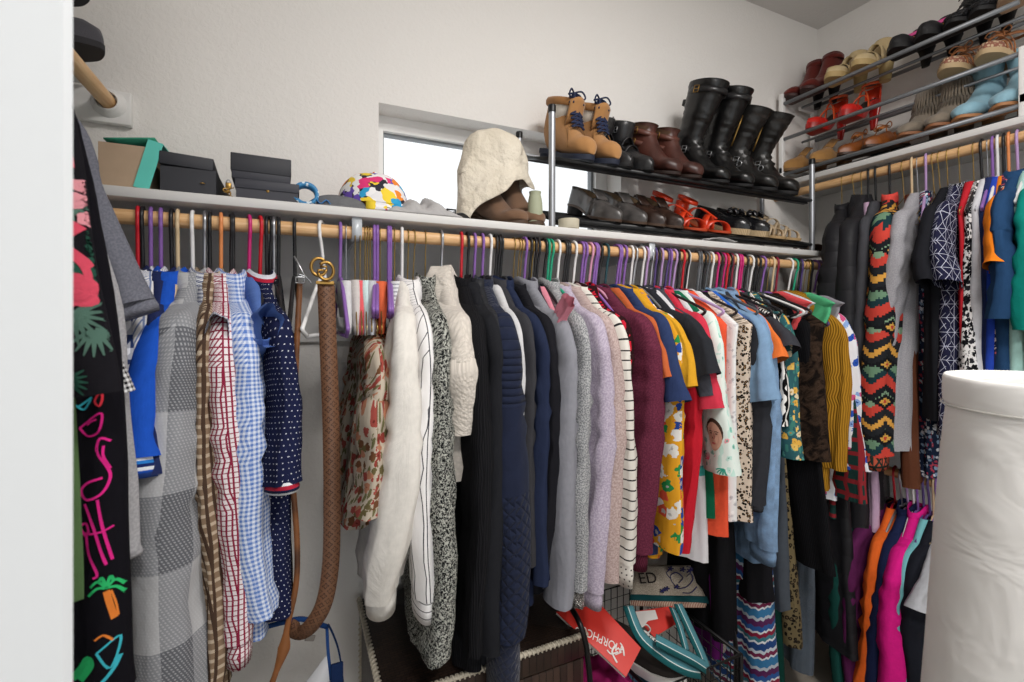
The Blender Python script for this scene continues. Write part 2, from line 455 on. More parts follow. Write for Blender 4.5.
@cached
def cl_stripe(base, col, period, duty, horiz=True, col2=None, ph=0.0, wav=0.0):
    g = G('stripe_' + col); u, v = g.xy(); c = v if horiz else u
    if wav: c = g.math('ADD', c, g.math('MULTIPLY', g.noise(20, 1), wav))
    k = g.mix(g.stripe(c, period, duty, ph), lin(base), lin(col))
    if col2: k = g.mix(g.stripe(c, period, duty * .8, ph + .5), k, lin(col2))
    return finish(g, k, bump=.3)
@cached
def cl_dots(base, col, period, r):
    g = G('dots_' + col); u, v = g.xy()
    su = g.math('DIVIDE', u, period); sv = g.math('DIVIDE', v, period)
    row = g.math('MULTIPLY', g.math('FLOOR', sv), .5)
    fu = g.math('SUBTRACT', g.math('FRACT', g.math('ADD', g.math('ADD', su, row), 100)), .5)
    fv = g.math('SUBTRACT', g.math('FRACT', g.math('ADD', sv, 100)), .5)
    d = g.math('SQRT', g.math('ADD', g.math('MULTIPLY', fu, fu), g.math('MULTIPLY', fv, fv)))
    return finish(g, g.mix(g.math('LESS_THAN', d, r), lin(base), lin(col)))
@cached
def cl_leopard(base='d9c7b0', spot='1a1513', mid='b08d68', sc=62):
    g = G('leopard'); v0 = g.n('ShaderNodeMapping'); g.L(g.uv(), v0.inputs[0])
    nz = g.noise(50, 2); d = g.math('ADD', g.voro(sc, rnd=.9), g.math('MULTIPLY', g.math('SUBTRACT', nz, .5), .5))
    c = g.mix(g.smooth(d, .20, .24), lin(mid), lin(spot)); c = g.mix(g.smooth(d, .44, .48), c, lin(base))
    return finish(g, c, bump=.25)
@cached
def cl_floral(base, cols, sc=22, r=.38, leaf=None, warp=.7, name='floral'):
    """scattered blossoms: warped cells, each with its own colour, petals cut by noise"""
    g = G(name + '_' + base)
    nz = g.noise(sc * 2.2, 2)
    x = g.n('ShaderNodeTexVoronoi', feature='F1'); x.inputs['Scale'].default_value = sc; g.L(g.uv(), x.inputs['Vector'])
    d = g.math('ADD', x.outputs['Distance'], g.math('MULTIPLY', g.math('SUBTRACT', nz, .5), warp))
    sx = g.n('ShaderNodeSeparateColor'); g.L(x.outputs['Color'], sx.inputs[0])
    k = len(cols); pal = g.ramp(sx.outputs[0], [(i / k, c) for i, c in enumerate(cols)], True)
    c = lin(base)
    if leaf:
        mp = g.n('ShaderNodeMapping'); g.L(g.uv(), mp.inputs[0]); mp.inputs['Rotation'].default_value = (0, 0, .7); mp.inputs['Scale'].default_value = (1, .38, 1)
        e = g.math('ADD', g.voro(sc * 1.7, vec=mp.outputs[0]), g.math('MULTIPLY', g.math('SUBTRACT', nz, .5), .4))
        c = g.mix(g.math('LESS_THAN', e, .33), c, lin(leaf))
    c = g.mix(g.math('LESS_THAN', d, r), c, pal)
    c = g.mix(g.math('LESS_THAN', d, r * .25), c, shade(cols[0], .6))
    return finish(g, c, bump=.25)
@cached
def cl_bands(stops, period, zig=0.0, zp=.05, vert=False, bump=.4, name='bands', soft=False, sheen=.1):
    """repeating colour bands with optional zigzag or stepped edges (stops: pos, colour)"""
    g = G(name + '_' + stops[0][1]); u, v = g.xy()
    c = u if vert else v
    if zig:
        t = g.math('PINGPONG', g.math('ADD', v if vert else u, 10), zp)
        c = g.math('ADD', c, g.math('MULTIPLY', t, zig))
    f = g.math('FRACT', g.math('ADD', g.math('DIVIDE', g.math('MULTIPLY', c, -1.0), period), 100))
    return finish(g, g.ramp(f, list(stops), not soft), bump=bump, sheen=sheen)
@cached
def cl_aztec(stops, period):
    """blanket pattern: bands with stepped triangle edges, diamonds and black arrowheads over them"""
    g = G('blanket_zigzag'); u, v = g.xy(); u2 = g.math('PINGPONG', g.math('ADD', u, 10.02), .055)
    q = g.math('MULTIPLY', g.math('FLOOR', g.math('DIVIDE', u2, .009)), .009); vq = g.math('MULTIPLY', g.math('FLOOR', g.math('DIVIDE', v, .006)), .006)
    f = g.math('FRACT', g.math('ADD', g.math('DIVIDE', g.math('SUBTRACT', g.math('MULTIPLY', q, .8), vq), period), 100))
    c = g.ramp(f, list(stops), True)
    w = g.math('SUBTRACT', g.math('FRACT', g.math('ADD', g.math('DIVIDE', vq, period * .5), 100.3)), .5)
    d = g.math('ADD', g.math('DIVIDE', g.math('SUBTRACT', .055, u2), .055), g.math('MULTIPLY', g.math('ABSOLUTE', w), 4.2))
    c = g.mix(g.math('LESS_THAN', d, .95), c, lin('1b1c20')); c = g.mix(g.math('LESS_THAN', d, .5), c, lin('d2a24e')); c = g.mix(g.math('LESS_THAN', d, .22), c, lin('c24438'))
    return finish(g, c, bump=.4)
@cached
def cl_lattice(base, col, p, wd=.09):
    g = G('lattice_' + col); u, v = g.xy(); u = g.math('MULTIPLY', u, 1.5)
    a = g.stripe(g.math('ADD', u, v), p, wd); b = g.stripe(g.math('SUBTRACT', u, v), p, wd)
    c = g.stripe(g.math('ADD', g.math('MULTIPLY', u, 1.0), .004), p, wd * .7); d = g.stripe(v, p, wd * .6)
    f = g.math('MAXIMUM', g.math('MAXIMUM', a, b), g.math('MAXIMUM', c, d))
    return finish(g, g.mix(f, lin(base), lin(col)), bump=.25)
@cached
def cl_fur(c, d):
    g = G('fur_' + c); mp = g.n('ShaderNodeMapping'); g.L(g.uv(), mp.inputs[0]); mp.inputs['Scale'].default_value = (1, .25, 1)
    n = g.noise(32, 4, dist=.8); s_ = g.noise(420, 3, mp.outputs[0]); g.bump(g.math('ADD', n, s_), 1.0, .012)
    return g.out(g.mix(g.smooth(n, .38, .62), lin(c), lin(d)), .9, 0, .1, 0)
@cached
def cl_rib(c, p=.007, depth=1.0, horiz=False):
    g = G('rib_' + c); u, v = g.xy(); q = v if horiz else u
    w = g.math('ABSOLUTE', g.math('SINE', g.math('MULTIPLY', q, math.pi / p)))
    g.bump(w, depth, .004)
    return g.out(g.mix(w, shade(c, .5), shade(c, 1.0)), .9, 0, .08)
@cached
def cl_quilt(c, p=.03, suede_=True):
    g = G('quilt_' + c); u, v = g.xy()
    a = g.math('ABSOLUTE', g.math('SINE', g.math('MULTIPLY', g.math('ADD', u, v), math.pi / p)))
    b = g.math('ABSOLUTE', g.math('SINE', g.math('MULTIPLY', g.math('SUBTRACT', u, v), math.pi / p)))
    h = g.math('POWER', g.math('MINIMUM', a, b), .4); n = g.noise(30, 4)
    g.bump(g.math('ADD', h, g.math('MULTIPLY', n, .3)), .6, .006)
    return g.out(g.mix(n, shade(c, .75), shade(c, 1.15)), .85, 0, .2, .15)
@cached
def cl_moto(c):
    """suede sleeve: ribs over the shoulder, plain elbow, diamond quilting below"""
    g = G('moto_' + c); u, v = g.xy()
    rib = g.math('POWER', g.math('ABSOLUTE', g.math('SINE', g.math('MULTIPLY', v, math.pi / .017))), .5)
    a = g.math('ABSOLUTE', g.math('SINE', g.math('MULTIPLY', g.math('ADD', u, v), math.pi / .03))); b = g.math('ABSOLUTE', g.math('SINE', g.math('MULTIPLY', g.math('SUBTRACT', u, v), math.pi / .03)))
    q = g.math('POWER', g.math('MINIMUM', a, b), .4)
    h = g.math('ADD', g.math('MULTIPLY', rib, g.step(v, -.30)), g.math('MULTIPLY', q, g.math('LESS_THAN', v, -.5)))
    seam = g.math('MAXIMUM', g.stripe(g.math('ADD', v, .30), 9.0, .0006), g.stripe(g.math('ADD', v, .5), 9.0, .0006))
    n = g.noise(30, 4); g.bump(g.math('ADD', h, g.math('MULTIPLY', n, .4)), .8, .007)
    return g.out(g.mix(n, shade(c, .75), shade(c, 1.2)), .9, 0, .1, .05)
@cached
def cl_puffer(c, p=.06):
    g = G('puffer_' + c); u, v = g.xy()
    h = g.math('POWER', g.math('ABSOLUTE', g.math('SINE', g.math('MULTIPLY', v, math.pi / p))), .5)
    g.bump(g.math('ADD', h, g.math('MULTIPLY', g.noise(40, 3), .4)), .28, .008)
    return g.out(lin(c), .6, 0, .3)
@cached
def cl_mesh(c, d, p=.009):
    """woven texture with small dashes"""
    g = G('woven_' + c); u, v = g.xy()
    a = g.stripe(g.math('ADD', u, v), p, .45); b = g.stripe(g.math('SUBTRACT', u, v), p, .45)
    return finish(g, g.mix(g.math('MULTIPLY', a, b), lin(c), lin(d)), bump=.4)
@cached
def cl_blanket(light, midc, dark, period=.26):
    """large block check of three tones with a fine dash weave"""
    g = G('blanket_' + light); u, v = g.xy()
    a = g.stripe(v, period, .5); b = g.stripe(u, period, .5, .3)
    f = g.math('MULTIPLY', g.math('ADD', a, b), .5)
    w = g.math('MULTIPLY', g.stripe(g.math('ADD', u, g.math('MULTIPLY', v, .5)), .006, .45), g.stripe(v, .005, .55))
    c = g.ramp(f, [(0, light), (.3, midc), (.8, dark)], True)
    c = g.mix(g.math('MULTIPLY', w, .5), c, lin('c6c8cb'))
    return finish(g, c, bump=.4)
@cached
def cl_denim(c):
    g = G('denim_' + c); u, v = g.xy(); n = g.noise(30, 4); s_ = g.stripe(g.math('ADD', u, v), .0022, .5)
    col = g.mix(g.smooth(n, .3, .75), shade(c, .72), shade(c, 1.2)); col = g.mix(g.math('MULTIPLY', s_, .18), col, lin('dfe8f0'))
    return finish(g, col, bump=.4)
@cached
def cl_zebra(c='101012', d='e8e6e2', sc=16):
    g = G('swirl_' + c); wv = g.n('ShaderNodeTexWave'); wv.inputs['Scale'].default_value = sc; wv.inputs['Distortion'].default_value = 9
    wv.inputs['Detail'].default_value = 2; g.L(g.uv(), wv.inputs['Vector'])
    return finish(g, g.mix(g.step(wv.outputs['Fac'], .5), lin(c), lin(d)), bump=.25)
@cached
def cl_sequin(c):
    g = G('sequin_' + c); n = g.voro(300, out='Color'); m = g.voro(300)
    g.bump(m, 1.0, .01); sx = g.n('ShaderNodeSeparateColor'); g.L(n, sx.inputs[0])
    return g.out(g.mix(sx.outputs[0], shade(c, .35), shade(c, 1.2)), .25, .8, .5)
@cached
def cl_tropic(base, cols, leaf, sc=9):
    """large palm fronds and blossoms"""
    g = G('tropical_' + base); nz = g.noise(9, 2)
    wv = g.n('ShaderNodeTexWave'); wv.inputs['Scale'].default_value = 26; wv.inputs['Distortion'].default_value = 5; wv.inputs['Detail'].default_value = 1
    wv.inputs['Detail Scale'].default_value = .6; g.L(g.uv(), wv.inputs['Vector'])
    m = g.math('MULTIPLY', g.smooth(g.noise(sc * 1.6, 1), .5, .56), g.step(wv.outputs['Fac'], .5))
    c = g.mix(m, lin(base), lin(leaf))
    x = g.n('ShaderNodeTexVoronoi'); x.inputs['Scale'].default_value = sc; g.L(g.uv(), x.inputs['Vector'])
    d = g.math('ADD', x.outputs['Distance'], g.math('MULTIPLY', g.math('SUBTRACT', g.noise(sc * 3.5, 2), .5), .8))
    sx = g.n('ShaderNodeSeparateColor'); g.L(x.outputs['Color'], sx.inputs[0])
    pal = g.ramp(sx.outputs[1], [(i / len(cols), k) for i, k in enumerate(cols)], True)
    return finish(g, g.mix(g.math('LESS_THAN', d, .27), c, pal), bump=.25)

# ================================================================ hangers
RODS = {'back': dict(rot=-90, r=RR, pos=lambda s: (s, YR, ZR)),
        'right': dict(rot=180, r=.018, pos=lambda s: (XRR, s, ZRR)),
        'low': dict(rot=180, r=.018, pos=lambda s: (XRR, s, ZRL)),
        'left': dict(rot=0, r=.0175, pos=lambda s: (XRL, s, ZLR))}
NECK = -.120
def hook_path(r, neck=NECK, gauge=.003):
    R = r + gauge + .0015; pts = []
    for a in range(200, -31, -20):
        pts.append((math.cos(math.radians(a)) * R, 0, math.sin(math.radians(a)) * R))
    pts += [(R * .92, 0, -R * .9), (R * .6, 0, -R * 1.7), (R * .15, 0, neck + .028), (0, 0, neck + .012), (0, 0, neck)]
    return catmull(pts, 3)
HCOL = {'black': ('1d1d20', .35), 'purple': ('8a62ad', .35), 'lilac': ('b596c6', .35), 'white': ('e6e6e6', .4), 'red': ('c8202f', .35), 'magenta': ('c72a76', .35),
        'pink': ('d79bb6', .35), 'green': ('1f9d78', .35), 'mint': ('7dbb92', .35), 'orange': ('e08d55', .35), 'beige': ('d8c09a', .4), 'teal': ('1e4750', .35),
        'maroon': ('8c1f3a', .35), 'blue': ('2f4fae', .35), 'gold': ('a98d4d', .3), 'silver': ('b9bcc2', .3), 'grey': ('55585c', .4), 'violet': ('54427a', .35)}
WIRE = {'gold', 'silver', 'wire'}
HANG_MESH = {}
def hanger(rodname, s, color, label, wire=False, yaw=0.0, group=None, tilt=0.0, drop=0.0, w=.195, flat=False):
    key = (rodname in ('back',), RODS[rodname]['r'], color, wire, round(w, 3), flat)
    R = RODS[rodname]; r = R['r']
    if key not in HANG_MESH:
        c, ro = HCOL[color]
        metal = color in ('gold', 'silver')
        m = plain(c, ro, .9 if metal else 0.0, .5, var=.03)
        g_ = .0015 if wire else .0041
        hk = MB().tube(hook_path(r, gauge=g_), g_, 8)
        sh = MB()
        z0 = NECK; zs = NECK - (.068 if flat else .108); zb = NECK - (.08 if flat else .122)
        if wire:
            path = [(0, 0, z0), (.012, 0, z0 - .012), (w - .02, 0, zs), (w - .006, 0, zs - .012), (w - .02, 0, zb - .012), (0, 0, zb - .012), (-w + .02, 0, zb - .012), (-w + .006, 0, zs - .012), (-w + .02, 0, zs), (-.012, 0, z0 - .012), (0, 0, z0)]
            sh.tube(path, g_, 6)
        else:
            path = catmull([(-w + .03, 0, zb - .012), (-w + .004, 0, zs - .012), (-w + .02, 0, zs + .004), (-.05, 0, z0 - .008), (0, 0, z0 - .002), (.05, 0, z0 - .008), (w - .02, 0, zs + .004), (w - .004, 0, zs - .012), (w - .03, 0, zb - .012)], 4)
            sh.tube(path, .0046, 8); sh.tube([(-w + .028, 0, zb - .0125), (0, 0, zb - .0135), (w - .028, 0, zb - .0125)], .0046, 8)
        o1 = hk.build('hook', m); o2 = sh.build('shoulder_bar', m)
        HANG_MESH[key] = (o1.data, o2.data); bpy.data.objects.remove(o1); bpy.data.objects.remove(o2)
    nm = 'wire_hanger' if wire else 'plastic_hanger'
    t = thing(nm, label, 'hanger', (0, 0, 0), 0, group)
    x, y, z = R['pos'](s)
    t.location = (x, y, z + drop); t.rotation_euler = (tilt, 0, math.radians(R['rot']) + yaw)
    for me, n2 in zip(HANG_MESH[key], ('hook', 'shoulder_bar')):
        o = bpy.data.objects.new(n2, me); COL.objects.link(o); o.parent = t
    return t

# ================================================================ garments
class Rnd(random.Random): pass
def ellring(cx, cy, z, hw, ht, n, e=.75, fold=0.0, k=5, ph=0.0, dxy=(0, 0)):
    out = []
    for j in range(n):
        a = 2 * math.pi * j / n; ca, sa = math.cos(a), math.sin(a)
        x = math.copysign(abs(ca) ** e, ca) * hw; y = math.copysign(abs(sa) ** e, sa) * ht
        if fold:
            f = math.sin(k * a + ph) + .5 * math.sin((2 * k + 1) * a + ph * 2.3 + z * 9)
            y += f * fold * (abs(sa) ** .5) * (1 if sa >= 0 else -1); x += .35 * f * fold
        out.append(Vector((cx + x + dxy[0], cy + y + dxy[1], z)))
    return out
def garment(rodname, s, spec):
    """build one hanging garment; spec is a dict, z values are drops below the rod axis"""
    sp = dict(name='shirt', cat='shirt', mat=None, hem=.75, sh=.2, thick=.022, hemw=None, hemt=None, neckw=.062, slope=.105, top=-.120,
              sleeve='long', slen=.5, sw=.062, st=.022, swe=None, ste=None, lean=0.0, fold=.008, wr=1.0, yaw=0.0, collar=None, cuff=None, cuffm=None,
              out=.035, slean=None, hemwave=0.0, smat=None, seed=1, part=None, k=6, extra=None, bodydx=0.0, chest=None)
    sp.update(spec); q = type('Q', (), sp); rd = random.Random(q.seed * 77 + 5)
    R = RODS[rodname]
    t = thing(q.name, q.label, q.cat, R['pos'](s), 0, q.group if 'group' in sp else None)
    t.rotation_euler = (0, 0, math.radians(R['rot']) + q.yaw)
    zt = q.top - .004; zs = q.top - q.slope - .012; N = 40
    hemw = q.hemw or q.sh * .98; hemt = q.hemt or q.thick * 1.5
    # ---- body
    rows = []; nb = 30; zh = -q.hem
    ph = rd.uniform(0, 6)
    chest = q.chest or q.sh * .97
    for i in range(7):
        f = i / 6; z = lerp(zt, zs, f); hw = lerp(q.neckw, q.sh, f ** .9); ht = lerp(.02, q.thick, f)
        rows.append(ellring(0, 0, z, hw, ht, N, .8))
    for i in range(1, nb + 1):
        f = i / nb; z = lerp(zs, zh, f)
        hw = interp(f, [0, .12, .3, 1], [q.sh, chest, chest, hemw]); ht = lerp(q.thick, hemt, f)
        dy = q.lean * f; fo = q.fold * min(1, f * 2.2)
        row = ellring(q.bodydx * f, 0, z, hw, ht, N, .8, fo, q.k, ph + f * .8, (0, dy))
        if q.hemwave and f > .6:
            for j, p in enumerate(row): p.z += (f - .6) / .4 * q.hemwave * math.sin(4 * math.pi * j / N + ph)
        rows.append(row)
    b = MB().grid(rows, True, flip=True)
    b.noise_push(.004, 9, 0, q.seed)
    part = q.part or {'shirt': 'shirt_body', 'coat': 'coat_body', 'dress': 'dress_body', 'skirt': 'skirt_body'}.get(q.cat, 'body')
    if 'bdecal' in sp: sp['bdecal'](b)
    ob = b.build(part, [q.mat] + (list(sp['dmats']) if 'bdecal' in sp else []), t)
    q.root = t; q.body = ob
    # ---- sleeves
    sm = q.smat or q.mat
    if q.sleeve:
        sl = q.slean if q.slean is not None else q.lean
        for side in (1, -1):
            L = q.slen; x0 = q.sh - .012
            st_ = [(x0 - .095, zs + q.slope * .52), (x0 - .03, zs + q.slope * .12)]
            if q.sleeve == 'short':
                ctrl = st_ + [(x0 + .014, zs - .02), (x0 + .032, zs - L * .42), (x0 + .03 + q.out, zs - L)]
            else:
                ctrl = st_ + [(x0 + .012, zs - .022), (x0 + .022, zs - .1), (x0 + .01 + q.out * .6, zs - L * .45), (x0 - .012 + q.out, zs - L)]
            ctrl = [Vector((side * (x if side > 0 else min(x, q.sh + .02)), 0, z)) for x, z in ctrl]
            pts = catmull(ctrl, 9); m = len(pts); rows = []
            tot = sum((pts[i + 1] - pts[i]).length for i in range(m - 1)); acc = 0
            ph2 = rd.uniform(0, 6); swe = q.swe or q.sw * (1.15 if q.sleeve == 'short' else .72); ste = q.ste or q.st * (1.0 if q.sleeve == 'short' else .85)
            puff = sp.get('puff', 0)
            for i, p in enumerate(pts):
                if i: acc += (pts[i] - pts[i - 1]).length
                f = acc / tot
                tg = (pts[min(i + 1, m - 1)] - pts[max(i - 1, 0)]).normalized()
                nx = Vector((-tg.z, 0, tg.x)) * (1 if side > 0 else 1)
                f0 = .12 / (.12 + L); hw = interp(f, [0, f0 * .7, f0 * 1.5, 1], [.012, .035, q.sw, swe]); ht = interp(f, [0, f0 * .7, f0 * 1.4, min(.9, f0 * 3.2), 1], [q.thick * .75, q.thick * .85, q.st * .8, q.st, ste])
                if puff: k_ = math.sin(math.pi * min(1, max(0, (f - .25) / .75)) ** 1.3); hw *= 1 + puff * k_; ht *= 1 + puff * k_
                if side < 0: hw *= .8
                wob = .010 * math.sin(f * 7 + ph2) * f
                dy = sl * f * f + wob
                fo = q.fold * .9 * min(1, f * 2)
                row = []
                for j in range(32):
                    a = 2 * math.pi * j / 32; ca, sa = math.cos(a), math.sin(a)
                    ff = math.sin(4 * a + ph2 + 2.2 * f) * .6 + math.sin(7 * a - ph2 + 5 * f) * .4
                    sd = acc * 62; env = (.35 + .65 * math.exp(-((f - .55) / .2) ** 2)) if q.sleeve == 'long' else .45 * f
                    crk = env * q.wr * (.0058 * math.sin(sd + 1.6 * a + ph2 + 2 * math.sin(sd * .3)) + .004 * math.sin(sd * 1.73 - 2 * a + 2 * ph2)) * abs(sa) * min(1, f * 3)
                    row.append(p + nx * (math.copysign(abs(ca) ** .85, ca) * hw + .3 * ff * fo) + Vector((0, math.copysign(abs(sa) ** .85, sa) * ht + ff * fo * abs(sa) + crk + dy, 0)))
                rows.append(row)
            sb = MB().grid(rows, True, flip=side > 0); sb.noise_push(.004, 11, 0, q.seed + 3)
            if side > 0 and 'sdecal' in sp: sp['sdecal'](sb)
            so = sb.build('sleeve', [sm] + list(sp.get('dmats', ())) if side > 0 else sm, t)
            if q.cuff:
                P1 = pts[-1]; tg = (pts[-1] - pts[-3]).normalized(); nx = Vector((-tg.z, 0, tg.x)); dy = sl + .008 * math.sin(7 + ph2)
                cw = sp.get('cuffw', swe * .82); ct = max(ste * .8, .012); crow = []
                for kf, ex in ((-.010, -.003), (0, .0), (q.cuff * .5, .002), (q.cuff, 0), (q.cuff - .004, -.004), (q.cuff * .3, -.006)):
                    c = P1 + tg * kf
                    crow.append([c + nx * (math.cos(2 * math.pi * j / 24) * (cw + ex)) + Vector((0, math.sin(2 * math.pi * j / 24) * (ct + ex) + dy, 0)) for j in range(24)])
                MB().grid(crow, True, flip=side > 0).build('cuff', q.cuffm or sm, so)
    # ---- collar
    if q.collar:
        cm = sp.get('colm') or q.mat; rows = []
        hgt, fl = {'crew': (.014, .004), 'shirt': (.018, .01), 'turtle': (.05, .004), 'band': (.026, .0)}[q.collar]
        prof = [(0, -.006), (-.004, hgt), (.004, hgt + .004)]
        if q.collar == 'shirt': prof += [(.014, hgt - .004), (.028, -.022), (.026, -.024)]
        else: prof += [(.007, hgt * .5), (.006, -.008)]
        for dx, dz in prof:
            rows.append(ellring(.004, 0, zt + dz, q.neckw + dx, .022 + dx * .6, 30, .85))
        for i, row in enumerate(rows):
            for p in row: p.z -= .35 * max(0, abs(p.x) - .02)
        MB().grid(rows, True).build('collar', cm, t)
    if q.extra: q.extra(q, t)
    return t
def hood(col, size=1.0, dx=.02, dz=0.0):
    def f(q, t):
        """soft hood slumped over the shoulders behind the neck"""
        rows = []
        for i in range(17):
            f_ = i / 16; z = q.top + (.045 - .23 * f_) * size + dz; w_ = math.sin(math.pi * (.06 + .94 * f_) * .93) ** .6
            hw = size * (.012 + .082 * w_ * (.72 + .5 * f_)); ht = size * (.010 + .036 * w_)
            r = ellring(dx * f_ * 1.6, 0, z, hw, ht, 32, .9, .007, 4, i * .35)
            for p in r: p.z -= .42 * max(0, p.x) * (.4 + f_)
            rows.append(r)
        b = MB().grid(rows, True, cap0=True, cap1=True, flip=True); b.noise_push(.008, 14, 0, q.seed)
        b.build('hood', col, t)
    return f
def ruffles(col, zs, wd=.2, th=.03):
    def f(q, t):
        for z in zs:
            rows = []
            for dz, e in ((.004, -.004), (-.006, .004), (-.016, .012), (-.018, .010)):
                r = ellring(0, q.lean * .5, -z + dz, wd + e, th + e, 120, .8)
                for j, p in enumerate(r): p.y += math.sin(j * 1.3) * .004 * (1 if e > 0 else .3); p.z += math.sin(j * 1.3 + 1) * .003
                rows.append(r)
            MB().grid(rows, True, flip=True).build('ruffle', col, t)
    return f
# ================================================================ prints laid on a sleeve or body surface
from mathutils.bvhtree import BVHTree
class Print:
    """adds ribbons and blobs to a garment mesh, following its surface"""
    def __init__(s, mb, ydir=-1):
        s.mb = mb; s.yd = ydir; s.tree = BVHTree.FromPolygons([Vector(v) for v in mb.v], mb.f); s.lift = .0012
    def pt(s, x, z, lift=0):
        for k in range(5):
            h = s.tree.ray_cast(Vector((x, s.yd * .5, z)), Vector((0, -s.yd, 0)))
            if h[0] is not None: return h[0] + Vector((0, s.yd * (s.lift + lift), 0))
            x -= .004 if x > 0 else -.004
        return None
    def ribbon(s, pts, wd, mi, lift=0, n=5):
        C = catmull([Vector((x, 0, z)) for x, z in pts], n); rows = []
        for i, p in enumerate(C):
            t = (C[min(i + 1, len(C) - 1)] - C[max(i - 1, 0)]).normalized(); nn = Vector((-t.z, 0, t.x)); w_ = wd if not callable(wd) else wd(i / (len(C) - 1))
            a = s.pt(p.x + nn.x * w_, p.z + nn.z * w_, lift); b = s.pt(p.x - nn.x * w_, p.z - nn.z * w_, lift)
            if a is None or b is None:
                if len(rows) > 1: s.mb.grid(rows, mi=mi)
                rows = []; continue
            rows.append([a, b])
        if len(rows) > 1: s.mb.grid(rows, mi=mi)
    def blob(s, cx, cz, rx, rz, mi, rot=0.0, lift=0, wob=0.0, n=18):
        c = s.pt(cx, cz, lift)
        if c is None: return
        rows = []
        for k in (.02, .35, .7, 1):
            row = []
            for j in range(n):
                a = 2 * math.pi * j / n; w_ = 1 + wob * math.sin(a * 5)
                dx, dz = math.cos(a) * rx * k * w_, math.sin(a) * rz * k * w_
                p = s.pt(cx + dx * math.cos(rot) - dz * math.sin(rot), cz + dx * math.sin(rot) + dz * math.cos(rot), lift)
                row.append(p if p is not None else c)
            rows.append(row)
        s.mb.grid(rows, True, mi=mi)

def short_of(label, n=7): return label
USED = []
def back(hook, front, bot, yend, yhem, hcol, label, mat, hl=None, wire=False, hang=True, **k):
    X = X_at(hook, YR); Xf = X_at(front, 1.06); yaw = max(-.5, min(.5, math.atan2(Xf - X, .19)))
    sp = dict(label=label, mat=mat, yaw=yaw, seed=len(USED) + 1); sp.update(k)
    top = sp.get('top', -.120); slope = sp.get('slope', .105)
    if yend:
        ze = z_atY(bot, yend, 1.03) - ZR; sp['slen'] = -(ze) + (top - slope - .012)
        sp.setdefault('slean', X_at(bot, 1.03) - X_at(front, 1.05))
    else: sp['sleeve'] = None
    sp.setdefault('lean', (X_at(bot, 1.03) - X_at(front, 1.05)) * .8)
    sp['hem'] = -(z_atY(bot, yhem, 1.07) - ZR)
    USED.append(hook)
    if hang: hanger('back', X, hcol, f"{hcol} {'wire' if wire else 'plastic'} hanger inside the {hl or label}"[:110], wire, yaw)
    return garment('back', X, sp)
def right(hook, front, bot, yend, yhem, hcol, label, mat, hl=None, wire=False, rodn='right', hang=True, **k):
    Y = Y_at(hook, XRR); Yf = Y_at(front, 1.92); yaw = max(-.5, min(.5, math.atan2(Y - Yf, .2)))
    sp = dict(label=label, mat=mat, yaw=yaw, seed=len(USED) + 1); sp.update(k)
    top = sp.get('top', -.120); slope = sp.get('slope', .105); zr = ZRR if rodn == 'right' else ZRL
    if yend:
        ze = z_atX(bot, yend, 1.90) - zr; sp['slen'] = -ze + (top - slope - .012)
        sp.setdefault('slean', -(Y_at(bot, 1.90) - Y_at(front, 1.92)))
    else: sp['sleeve'] = None
    sp.setdefault('lean', -(Y_at(bot, 1.90) - Y_at(front, 1.92)) * .8)
    sp['hem'] = -(z_atX(bot, yhem, 1.94) - zr)
    USED.append(-hook)
    if hang: hanger(rodn, Y, hcol, f"{hcol} {'wire' if wire else 'plastic'} hanger inside the {hl or label}"[:110], wire, yaw)
    return garment(rodn, Y, sp)

# ================================================================ back rod, left stretch
back(138, 133, 131, 600, 600, 'red', 'navy and white plaid shirt behind the grey T-shirt sleeve', cl_check('e6e8ee', '2b3a63', .03, .5), 'navy plaid shirt', st=.03, thick=.03, collar='shirt')
back(151, 146, 143, 560, 640, 'purple', 'white shirt with thin blue stripes left of the royal blue polo', cl_stripe('e9e8ea', '7f8fb8', .011, .3, False), 'blue-striped white shirt', st=.03, thick=.03, collar='shirt')
back(161, 157, 152, 470, 640, 'purple', 'dark navy shirt hanging just behind the royal blue polo', cl_plain('27305a'), 'dark navy shirt', st=.024, thick=.025, sleeve='short', collar='shirt')
def polo_bands(q, t):
    pass
back(172, 159, 147, 452, 600, 'black', 'royal blue polo shirt with white striped sleeve ends', cl_plain('2257c4'), 'royal blue polo', sleeve='short', st=.04, ste=.046, thick=.036, sw=.068, swe=.075, out=.03, slope=.11,
     collar='shirt', cuff=.034, cuffm=cl_bands(((0, '2c4a94'), (.25, 'e8edf5'), (.45, '2f7fd2'), (.6, '1d2c66'), (.75, 'e8edf5'), (.9, '2257c4')), .036, name='polo_trim'), cuffw=.073, fold=.008)
back(193, 180, 166, 700, 712, 'white', 'grey block-checked overshirt with long wide sleeve', cl_blanket('b9babd', '8f9196', '64666c'), 'grey block-checked overshirt', cat='coat', name='overshirt', st=.052, ste=.052, swe=.08, sw=.08, thick=.045, fold=.01, collar='shirt', out=.05)
back(210, 205, 212, 695, 700, 'black', 'brown plaid shirt squeezed behind the grey overshirt', cl_pane('8b7560', '4b3a30', .018, .018, .35, .35, 'c3b29c'), 'brown plaid shirt', st=.02, thick=.02, collar='shirt')
back(204.5, 207, 208, 340, 600, 'silver', 'small-checked navy and white shirt beside the brown plaid one', cl_check('eef0f4', '2a3c6e', .0085, .5), 'navy gingham shirt', sleeve='short', st=.02, thick=.02, collar='shirt')
back(221, 222, 241, 632, 640, 'orange', 'white shirt with red and maroon windowpane lines', cl_pane('ece3e6', '8f2743', .0095, .0095, .34, .18), 'red windowpane shirt', st=.036, ste=.03, thick=.03, swe=.055, collar='shirt', cuff=.05, cuffw=.05, fold=.007)
